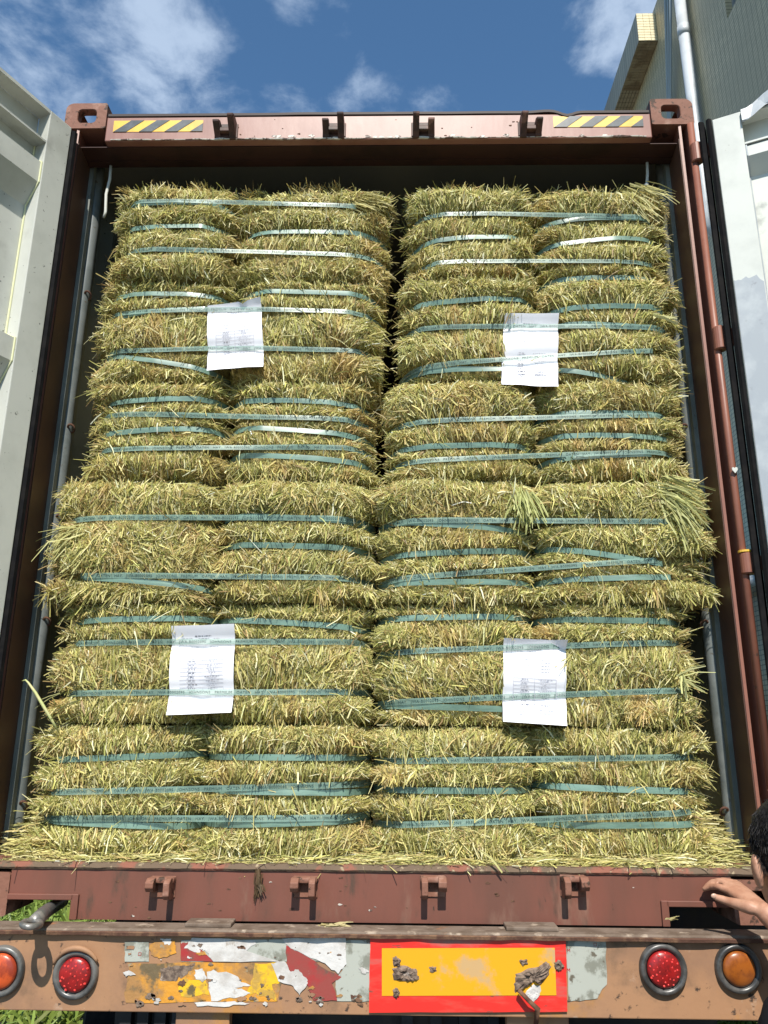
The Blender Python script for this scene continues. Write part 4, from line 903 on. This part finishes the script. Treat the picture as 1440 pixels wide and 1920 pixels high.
# where the print starts along each lettered strap (photo pixel of the first letter)
PH = {('L', 1, 0): 300, ('L', 1, 1): 120, ('R', 1, 0): 830, ('R', 1, 1): 880, ('L', 4, 0): 335, ('L', 4, 1): 100, ('R', 4, 0): 930, ('R', 4, 1): 770, ('L', 3, 0): 205, ('L', 3, 1): 247, ('R', 2, 0): 800,
      ('R', 3, 1): 830, ('R', 5, 0): 870, ('R', 5, 1): 760, ('L', 5, 0): 275, ('L', 5, 1): 397, ('L', 2, 0): 300, ('L', 2, 1): 425, ('R', 2, 1): 920, ('R', 0, 0): 850, ('R', 0, 1): 900, ('L', 0, 0): 420, ('L', 0, 1): 250, ('R', 3, 0): 960}
pcount = {}
for (st, li, k, A, B, xl, xr) in straps:
    N = 90 if k == 'P' else 50
    rg = np.random.default_rng(int(abs(A[2]*1e4)+abs(A[0]*1e3))); xs = np.linspace(xl, xr, N); zs = A[2]+(B[2]-A[2])*(xs-A[0])/(B[0]-A[0])
    ys = strap_y(st, li, k, xs, zs); ys = ys-(.0035 if k == 'P' else 0)
    if k == 'P': pb = paper_y(xs, zs); ys = np.where(pb < 1, np.minimum(ys, YF-.026), ys); ys = hull(xs, ys)
    zs = zs+.0016*(vnoise(xs*5, 0*xs, int(A[2]*900))-.5)
    # both ends turn in round the bale
    e = .045; xs = np.concatenate([[xl-.003, xl-.002], xs, [xr+.002, xr+.003]]); ys = np.concatenate([[ys[0]+.09, ys[0]+.03], ys, [ys[-1]+.03, ys[-1]+.09]]); zs = np.concatenate([[zs[0], zs[0]], zs, [zs[-1], zs[-1]]])
    roll = .0022*(vnoise(xs*4, 0*xs+3, int(A[2]*700))-.5)*2
    V = np.concatenate([np.stack([xs, ys-roll, zs-HALF], 1), np.stack([xs, ys, zs], 1)-np.array([0, .0004, 0]), np.stack([xs, ys+roll, zs+HALF], 1)]); n = len(xs)
    F = [(i, i+1, n+i+1, n+i) for i in range(n-1)]+[(n+i, n+i+1, 2*n+i+1, 2*n+i) for i in range(n-1)]
    if k != 'P':
        pyobj('strap', V, F, m_strap, roots[(st, li, 0 if k == 'a' else 1)], True); continue
    c = pcount.get((st, li), 0); pcount[(st, li)] = c+1
    nP = sum(1 for q in straps if q[0] == st and q[1] == li and q[2] == 'P')
    pos = 'only' if nP == 1 else ('upper' if c == 0 else 'lower')
    over = ', over white paper' if li in (1, 4) else ''
    lab = '%s lettered green strap round the %s stack\'s %s%s' % (pos, WORD[st], ROWN[li], over)
    so = setp(pyobj('lettered_strap', V, F, m_pstrap, None, True), lab, 'strap', 'lettered straps round pairs of bales')
    # the print on the strap
    sx = (.0122*1.42); sz = .0122; x = xs[2]; 
    v0 = {0: 440, 1: 640, 2: 810, 3: 1020, 4: 1250, 5: 1480}[li]; xp = at(PH.get((st, li, c), 300), v0, YF-.01)[0]
    per = GW*sx*.72; LV, LF = [], []
    start = xp-per*math.ceil((xp-xl)/per)
    while start < xr:
        gx = start+GV[:, 0]*sx*.72; gz = (GV[:, 1]-.36)*sz
        ok = {i for i in range(len(gx)) if xl+.02 < gx[i] < xr-.02}
        remap = {}
        for f in GF:
            if all(i in ok for i in f):
                for i in f:
                    if i not in remap:
                        remap[i] = len(LV); LV.append((gx[i], float(np.interp(gx[i], xs, ys))-.0011, float(np.interp(gx[i], xs, zs))+gz[i]))
                LF.append(tuple(remap[i] for i in f))
        start += per
    if LF: pyobj('lettering', LV, LF, m_letter, so)['kind'] = 'stuff'

# ------------------------------------------------------------------ papers under the straps
plabs = ['white printed sheet with a torn top edge on the left stack, upper of its two', 'white printed sheet under two straps on the right stack, upper of its two', 'white printed sheet lettered strap across it, lower one on the left stack', 'white printed sheet on the right stack, lower one, with a curled corner']
for pi, P in enumerate(PAPW):
    NU, NV = 13, 19; V = []; rg = np.random.default_rng(pi+5)
    sp = [q for q in straps if q[2] == 'P' and q[0] == ('L' if pi in (0, 2) else 'R') and q[1] == (1 if pi < 2 else 4)]
    def pt(a, c, dy=0.0):
        a = np.asarray(a, float); c = np.asarray(c, float)
        q = [[P[0][i]*(1-a)*(1-c)+P[1][i]*a*(1-c)+P[3][i]*(1-a)*c+P[2][i]*a*c for i in range(3)]][0]
        x, z = q[0], q[2]; y = np.full(np.shape(x), YF-.034)
        z1, z2 = [s_[3][2]+(s_[4][2]-s_[3][2])*(x-s_[3][0])/(s_[4][0]-s_[3][0]) for s_ in sp[:2]]
        y = y+.016*np.exp(-((z-z1)/.028)**2)+.018*np.exp(-((z-z2)/.030)**2)          # pressed in by the two straps
        y = y+.008*(vnoise(a*3+pi*5, c*4, 21+pi)-.5)+.012*np.exp(-((a-.5)/.12)**2)*(.6 if pi in (2, ) else .15)
        y = y-.010*sstep(.93, 1.0, c)-.006*sstep(.10, 0, c)
        if pi == 3: y = y-.03*sstep(.75, 1.0, a)*sstep(.12, 0, c)
        if pi == 0: y = y-.006*sstep(.75, 1.0, a)*sstep(.1, 0, c)
        return x, y-dy, z
    a, c = np.meshgrid(np.linspace(0, 1, NU), np.linspace(0, 1, NV)); x, y, z = pt(a, c)
    if pi == 0: z = z-np.where((c == 0) & (a > .6) & (a < .72), .012, 0)
    V = np.stack([x, y, z], -1).reshape(-1, 3); F = [(j*NU+i, j*NU+i+1, (j+1)*NU+i+1, (j+1)*NU+i) for j in range(NV-1) for i in range(NU-1)]
    po = setp(pyobj('paper_sheet', V, F, m_paper, None, True), plabs[pi], 'paper', 'printed sheets strapped to the bales')
    # a form: heading, table rules and rows of small print
    bars = {m_ink: ([], []), m_ink2: ([], [])}
    def bar(a0, a1, c0, c1, m):
        n = max(1, int(abs(a1-a0)*10)); Vb, Fb = bars[m]
        for k in range(n):
            aa = np.array([a0+(a1-a0)*k/n, a0+(a1-a0)*(k+1)/n, a0+(a1-a0)*(k+1)/n, a0+(a1-a0)*k/n]); cc = np.array([c0, c0, c1, c1]); x, y, z = pt(aa, cc, .0012); o = len(Vb)
            Vb.extend(zip(x, y, z)); Fb.append((o, o+1, o+2, o+3))
    def words(a0, a1, cc, m, h=.0065):
        u = a0
        while u < a1:
            w = rg.uniform(.012, .05); bar(u, min(u+w, a1), cc, cc+h*rg.uniform(.7, 1), m); u += w+.012
    words(.36, .62, .115, m_ink, .011); words(.41, .58, .142, m_ink2); words(.44, .55, .154, m_ink2); words(.17, .32, .140, m_ink if pi == 1 else m_ink2); words(.66, .76, .15, m_ink2)
    r0 = {0: .43, 1: .52, 2: .40, 3: .47}[pi]; rows = 8; rh = .043
    for k in range(rows):
        cc = r0+k*rh; m = m_ink if k > 2 else m_ink2
        if pi != 1: bar(.16, .50, cc, cc+.0042, m_ink2); bar(.50, .84, cc, cc+.0042, m_ink2)
        words(.29, .29+rg.uniform(.08, .15), cc+.010, m, .009); words(.27, .27+rg.uniform(.1, .16), cc+.027, m_ink2)
        aa = rg.uniform(.54, .62); words(aa, 1.34-aa, cc+.012, m if k % 3 else m_ink2); words(aa+.03, 1.28-aa, cc+.026, m_ink2)
    if pi != 1:
        for aa in (.16, .50, .84): bar(aa-.003, aa+.003, r0, r0+rh*rows, m_ink2)
    for k in range(5): cc = .24+k*.035; words(.30, .42, cc, m_ink2); words(.6, .74, cc+.006, m_ink2)
    for k in range(4): cc = .83+k*.035; words(.26, .26+rg.uniform(.1, .2), cc, m_ink2); words(.58, .58+rg.uniform(.12, .25), cc+.008, m_ink2)
    for m, (Vb, Fb) in bars.items(): pyobj('print', Vb, Fb, m, po)['kind'] = 'stuff'

# ------------------------------------------------------------------ loose hay on the floor and ledges
RNG = np.random.default_rng(99); rg = RNG
n = 15000
x = rg.uniform(-1.15, 1.15, n); y = .015+rg.random(n)**.9*.19
mound = np.clip((np.abs(x)-.93)/.2, 0, 1); y = np.where(mound > 0, y+rg.random(n)*.28*mound, y)
zb = .152+rg.random(n)*(.008+.028*sstep(.03, .12, y))+mound*sstep(.03, .28, y)*.11*rg.random(n)
keepm = rg.random(n) < sstep(.0, .06, y-.02*(vnoise(x*8, 0*x, 71)-.2))
ang = rg.normal(0, .55, n)+np.where(rg.random(n) < .5, 0, math.pi)
d = np.stack([np.cos(ang), np.sin(ang)*.7, rg.normal(0, .12, n)], 1); Ls = rg.gamma(3, 1, n)*.012+.02
y = np.where(d[:, 1] < 0, np.maximum(y, -d[:, 1]*Ls*.8+.012), y)
tt = tints(n); tt = tt*.75+np.array([.62, .56, .26])*.25
k = keepm; o = blades('loose_hay', np.stack([x, y, zb], 1)[k], d[k], Ls[k], rg.uniform(.002, .0046, n)[k], tt[k], facing=(0, -.5, 1), curl=.12); setp(o, 'loose yellow hay spilled along the container floor and door sill', kind='stuff')
# flakes and dust on the threshold
n = 1500; x = rg.uniform(-1.1, 1.1, n); y = rg.uniform(-.004, .05, n); ang = rg.uniform(0, 6.28, n)
o = blades('hay_crumbs', np.stack([x, y, np.full(n, .1505)], 1), np.stack([np.cos(ang), np.sin(ang)*.3, rg.normal(0, .05, n)], 1), rg.uniform(.006, .03, n), rg.uniform(.0012, .003, n), tints(n)*.8, facing=(0, -.4, 1), curl=.1); setp(o, 'small hay crumbs on the muddy threshold', kind='stuff')

def wisp(name, label, px, spread, L, W, n, tint, group=None, facing=(0, -1, 0), curl=.15):
    """a few stems that lie or hang together: (u, v, Y) start and end in the photo"""
    B, D, LL = [], [], []
    for (u0, v0, Y0, u1, v1, Y1) in px:
        a, b = at(u0, v0, Y0), at(u1, v1, Y1)
        for k in range(n): B.append(a+rg.normal(0, spread, 3)*np.array([1, .5, .6])); D.append((b-a)+rg.normal(0, .12, 3)*np.linalg.norm(b-a)); LL.append(np.linalg.norm(b-a)*rg.uniform(.7, 1.05) if L is None else rg.uniform(*L))
    m = len(B); t = np.array(tint)*rg.uniform(.7, 1.2, (m, 1)); return setp(blades(name, np.array(B), np.array(D), np.array(LL), rg.uniform(W*.6, W*1.3, m), t, facing=facing, curl=curl), label, 'hay wisp', group)
G = 'stray wisps of hay'
wisp('hay_wisp', 'dark dried hay wisp hanging over the middle of the red sill', [(485, 1630, -.012, 483, 1662, -.014), (484, 1655, -.013, 480, 1690, -.012), (487, 1660, -.014, 494, 1676, -.02), (488, 1640, -.012, 486, 1680, -.016)], .004, None, .004, 9, (.13, .085, .045), G)
wisp('hay_wisp', 'pale straws lying on the steel ledge below the sill', [(602, 1733, -.06, 650, 1738, -.06), (612, 1737, -.07, 660, 1733, -.05)], .005, None, .003, 12, (.5, .42, .2), G, (0, -.4, 1))
wisp('hay_wisp', 'short yellow straws beside the right pocket of the sill', [(1248, 1722, -.05, 1276, 1724, -.05), (1258, 1726, -.06, 1272, 1719, -.05)], .003, None, .004, 3, (.6, .54, .26), G, (0, -.4, 1))
wisp('hay_wisp', 'single long straw hanging over the sill right of the centre', [(900, 1595, -.012, 950, 1632, -.03)], .001, None, .006, 2, (.56, .53, .22), G)
wisp('hay_wisp', 'curled straw hanging over the right part of the sill', [(1228, 1612, -.012, 1236, 1640, -.016), (1205, 1606, -.01, 1238, 1622, -.014)], .002, None, .003, 2, (.55, .45, .22), G)
P = [at(u, v, Y) for u, v, Y in ((112, 1376, .07), (98, 1352, .045), (82, 1325, .04), (66, 1298, .036), (53, 1280, .034), (48, 1275, .034), (41, 1277, .036))]
bm = bmesh.new(); tube(bm, P, [.002, .0045, .0055, .005, .0035, .0028, .001], 6); m_stalk = mat('green_stalk', (.46, .50, .20), .5, .4, vary=(.56, .52, .26), scale=30)
setp(obj('hay_stalk', bm, m_stalk, smooth=True), 'long bent leaf blade sticking out at the lower left of the bales', 'hay wisp', G)
wisp('hay_wisp', 'long thin stalk sticking out left from the fifth row', [(112, 1300, .05, 56, 1322, .05), (150, 1312, .04, 90, 1342, .03)], .001, None, .004, 2, (.5, .5, .22), G)
wisp('hay_wisp', 'drooping green tuft between the two right bales in the fourth row', [(978, 930, .03, 1000, 990, -.01), (985, 935, .03, 975, 1000, -.01), (970, 925, .04, 950, 975, .0), (990, 925, .03, 1020, 985, .0), (975, 920, .03, 990, 965, -.02)], .012, (.05, .12), .005, 22, (.47, .49, .19), G)
wisp('hay_wisp', 'shaggy long stalks hanging off the right end of the fourth row', [(1255, 930, .03, 1325, 985, .0), (1250, 945, .03, 1315, 1010, .02), (1240, 920, .03, 1318, 940, .02), (1245, 900, .03, 1310, 915, .03), (1262, 950, .03, 1300, 1025, .02)], .018, (.06, .15), .005, 20, (.52, .52, .22), G)
wisp('hay_wisp', 'sheaf of long stems fanning right at the top of the right stack', [(1170, 360, .08, 1262, 395, .05), (1180, 370, .08, 1255, 425, .04), (1190, 350, .08, 1265, 370, .06)], .018, (.06, .14), .0045, 26, (.52, .48, .2), G)
wisp('hay_wisp', 'spray of stems reaching into the gap at the top of the left stack', [(670, 372, .08, 742, 378, .03), (665, 380, .08, 732, 400, .03), (675, 365, .08, 735, 362, .05)], .014, (.06, .13), .004, 18, (.56, .5, .22), G)
wisp('hay_wisp', 'loose tangle of stalks bulging left in the fourth row', [(150, 1010, .06, 90, 1030, .03), (140, 1000, .06, 75, 1060, .03), (160, 1030, .05, 110, 1075, .0), (150, 990, .06, 95, 1000, .05)], .02, (.05, .13), .004, 22, (.5, .48, .2), G, curl=.35)
wisp('hay_wisp', 'long stiff stalk poking right from the right stack\'s second row', [(1225, 592, .04, 1274, 596, .03)], .001, None, .009, 2, (.6, .58, .28), G)
wisp('hay_wisp', 'fan of stalks poking right from the fifth row of the right stack', [(1275, 1268, .05, 1340, 1246, .03), (1275, 1270, .05, 1325, 1285, .03), (1280, 1262, .05, 1290, 1300, .0)], .004, None, .005, 4, (.5, .5, .22), G)
# ================================================================== person at the right edge
per = thing('person', 'black haired person in a dark shirt resting one hand on the container sill', 'person', (1.02, -.62, -1.2))
def voxel(name, bm, size, m, parent, smooth_it=6):
    bmesh.ops.recalc_face_normals(bm, faces=bm.faces[:]); me = bpy.data.meshes.new(name); bm.to_mesh(me); bm.free()
    o = bpy.data.objects.new(name, me); col.objects.link(o)
    r = o.modifiers.new('r', 'REMESH'); r.mode = 'VOXEL'; r.voxel_size = size; r.use_smooth_shade = True
    sm = o.modifiers.new('s', 'SMOOTH'); sm.factor = .5; sm.iterations = smooth_it
    dg = bpy.context.evaluated_depsgraph_get(); me2 = bpy.data.meshes.new_from_object(o.evaluated_get(dg)); bpy.data.objects.remove(o)
    return linkmesh(name, me2, m, parent, True)
def ball(bm, c, r, rot=None):
    mt = Matrix.Translation(Vector(c)) @ (rot.to_4x4() if rot is not None else Matrix.Identity(4)) @ Matrix.Diagonal((*r, 1)); bmesh.ops.create_uvsphere(bm, u_segments=28, v_segments=18, radius=1, matrix=mt)
HC = Vector((.921, -.69, .262))                       # middle of the head
fwd = Vector((.04, 1.0, -.1)).normalized(); lft = Vector((0, 0, 1)).cross(fwd).normalized(); upv = fwd.cross(lft).normalized()
rot = Matrix((lft, fwd, upv)).transposed()           # local x to the person's left, y to the face, z up
def H(x, y, z): return HC + lft*x + fwd*y + upv*z
bm = bmesh.new()
ball(bm, H(0, -.012, .028), (.074, .094, .098), rot); ball(bm, H(0, .022, -.045), (.060, .070, .072), rot); ball(bm, H(0, .060, -.092), (.032, .028, .022), rot)
for s in (-1, 1):
    ball(bm, H(s*.034, .074, -.022), (.026, .018, .02), rot)                       # cheeks
    ball(bm, H(s*.031, .083, .006), (.015, .010, .010), rot)                       # eyelids
    ball(bm, H(s*.079, -.014, -.018), (.009, .021, .034), rot); ball(bm, H(s*.086, -.022, -.008), (.007, .016, .027), rot); ball(bm, H(s*.077, -.002, -.038), (.006, .009, .010), rot)   # ear: shell, rim, lobe
    ball(bm, H(s*.028, .088, .024), (.022, .008, .006), rot)                       # brows
capsule(bm, [H(0, .092, .008), H(0, .104, -.02), H(0, .108, -.034)], [.008, .011, .014]); ball(bm, H(0, .090, -.062), (.024, .010, .007), rot); ball(bm, H(0, .088, -.074), (.020, .010, .007), rot)
NB = Vector((1.0, -.66, .07))
capsule(bm, [H(0, -.03, -.07), NB+Vector((0, 0, .04)), NB+Vector((.01, 0, -.04))], [.056, .056, .066])
shR = NB+Vector((.15, .10, -.085)); shL = NB+Vector((-.14, -.10, -.10)); hip = NB+Vector((.03, -.03, -.58))
el = Vector((1.235, -.40, -.14)); wr = Vector(at(1436, 1712, -.215)); 
ball(bm, NB+Vector((0, 0, -.16)), (.17, .11, .13)); ball(bm, NB+Vector((.02, -.02, -.38)), (.145, .10, .2))
capsule(bm, [shR, (shR+el)/2, el], [.052, .046, .040]); capsule(bm, [el, el*.6+wr*.4, wr*.85+el*.15, wr], [.041, .040, .029, .027])
elL = shL+Vector((-.05, -.02, -.29)); wrL = elL+Vector((.03, .10, -.24)); capsule(bm, [shL, elL], [.052, .040]); capsule(bm, [elL, (elL+wrL)/2, wrL], [.041, .038, .026])
capsule(bm, [wrL, wrL+Vector((0, .02, -.09))], [.026, .030])
for k in range(4): b = wrL+Vector((-.024+.016*k, .02+.01*k, -.09)); capsule(bm, [b, b+Vector((0, .01, -.04)), b+Vector((0, .028, -.066))], [.0095, .009, .008])
capsule(bm, [wrL+Vector((.02, .03, -.03)), wrL+Vector((.03, .05, -.07))], [.011, .009])
# right hand: palm, four fingers curled on the pocket lip, thumb nearer the camera
A = lambda u, v, Y: Vector(at(u, v, Y))
kn = [A(1366, 1670, -.098), A(1369, 1660, -.076), A(1374, 1656, -.054), A(1381, 1657, -.036)]
for q in kn: capsule(bm, [wr+(q-wr)*.08, wr+(q-wr)*.6, q], [.022, .0165, .0115])
tips = [((1346, 1662, -.073), (1332, 1663, -.045), (1320, 1667, -.030)), ((1350, 1652, -.050), (1335, 1654, -.03), (1325, 1661, -.024)), ((1356, 1651, -.036), (1343, 1655, -.022), (1334, 1661, -.018)), ((1364, 1654, -.024), (1354, 1658, -.018), (1347, 1662, -.016))]
for q, tp in zip(kn, tips): capsule(bm, [q]+[A(*p) for p in tp], [.0112, .0098, .0088, .0078])
tb = A(1408, 1702, -.2); capsule(bm, [tb, A(1385, 1696, -.175), A(1362, 1689, -.15), A(1341, 1682, -.135)], [.019, .0155, .0115, .0095])
body = voxel('body', bm, .0046, m_skin, per, 5)
bm = bmesh.new(); c = A(1339, 1680, -.1415); ball(bm, c, (.0085, .004, .0065)); obj('thumb_nail', bm, m_nail, per, True)
# hair: a fitted cap with short strands
bm = bmesh.new(); ball(bm, H(0, -.02, .038), (.081, .098, .097), rot); ball(bm, H(0, -.05, .0), (.070, .062, .066), rot); ball(bm, H(0, .03, .08), (.06, .05, .035), rot)
hair = voxel('hair', bm, .006, m_hair, per, 4)
n = 9000; v = RNG.normal(0, 1, (n, 3)); v /= np.linalg.norm(v, axis=1, keepdims=True); v = v[(v[:, 2] > -.45) & ((v[:, 1] < .35) | (v[:, 2] > .55))]
loc = v*np.array([.080, .097, .096])+np.array([0, -.02, .038]); low = v[:, 2] < -.1; loc[low] *= np.array([.93, .93, 1])
RM = np.array(rot); W_ = loc@RM.T+np.array(HC); dn = (v*.30+np.array([0, -.35, -.65])+RNG.normal(0, .16, v.shape))@RM.T
blades('hair_strands', W_, dn, RNG.uniform(.010, .022, len(W_)), RNG.uniform(.0007, .0014, len(W_)), np.full((len(W_), 3), .012), hair, m_hair)['kind'] = 'stuff'
# clothes
bm = bmesh.new()
ball(bm, NB+Vector((.005, 0, -.17)), (.188, .128, .14)); ball(bm, NB+Vector((.02, -.02, -.38)), (.165, .12, .24)); capsule(bm, [NB+Vector((.005, 0, -.045)), shL], [.075, .075]); capsule(bm, [NB+Vector((.005, 0, -.045)), shR], [.075, .075])
capsule(bm, [shR, shR*.45+el*.55], [.070, .062]); capsule(bm, [shL, shL*.35+elL*.65], [.072, .060]); capsule(bm, [NB+Vector((0, -.005, -.0)), NB+Vector((0, 0, -.06))], [.062, .08])
voxel('shirt', bm, .012, m_shirt, per, 5)
bm = bmesh.new(); ball(bm, hip+Vector((0, 0, .04)), (.165, .125, .12))
for s in (-1, 1):
    hp = hip+Vector((s*.09, s*.03, -.02)); fo = Vector((hip.x+s*.12, hip.y+s*.04, -1.16)); kneep = (hp+fo)/2+Vector((0, .03, .02)); capsule(bm, [hp, kneep, fo+Vector((0, 0, .05))], [.092, .066, .055])
voxel('trousers', bm, .014, m_trouser, per, 4)
for s in (-1, 1):
    fo = Vector((hip.x+s*.12, hip.y+s*.04, -1.165)); bm = bmesh.new(); ball(bm, fo+Vector((-.02, .05, 0)), (.045, .12, .035)); ball(bm, fo+Vector((0, -.02, .02)), (.042, .05, .05)); voxel('shoe', bm, .01, m_rubber, per, 3)
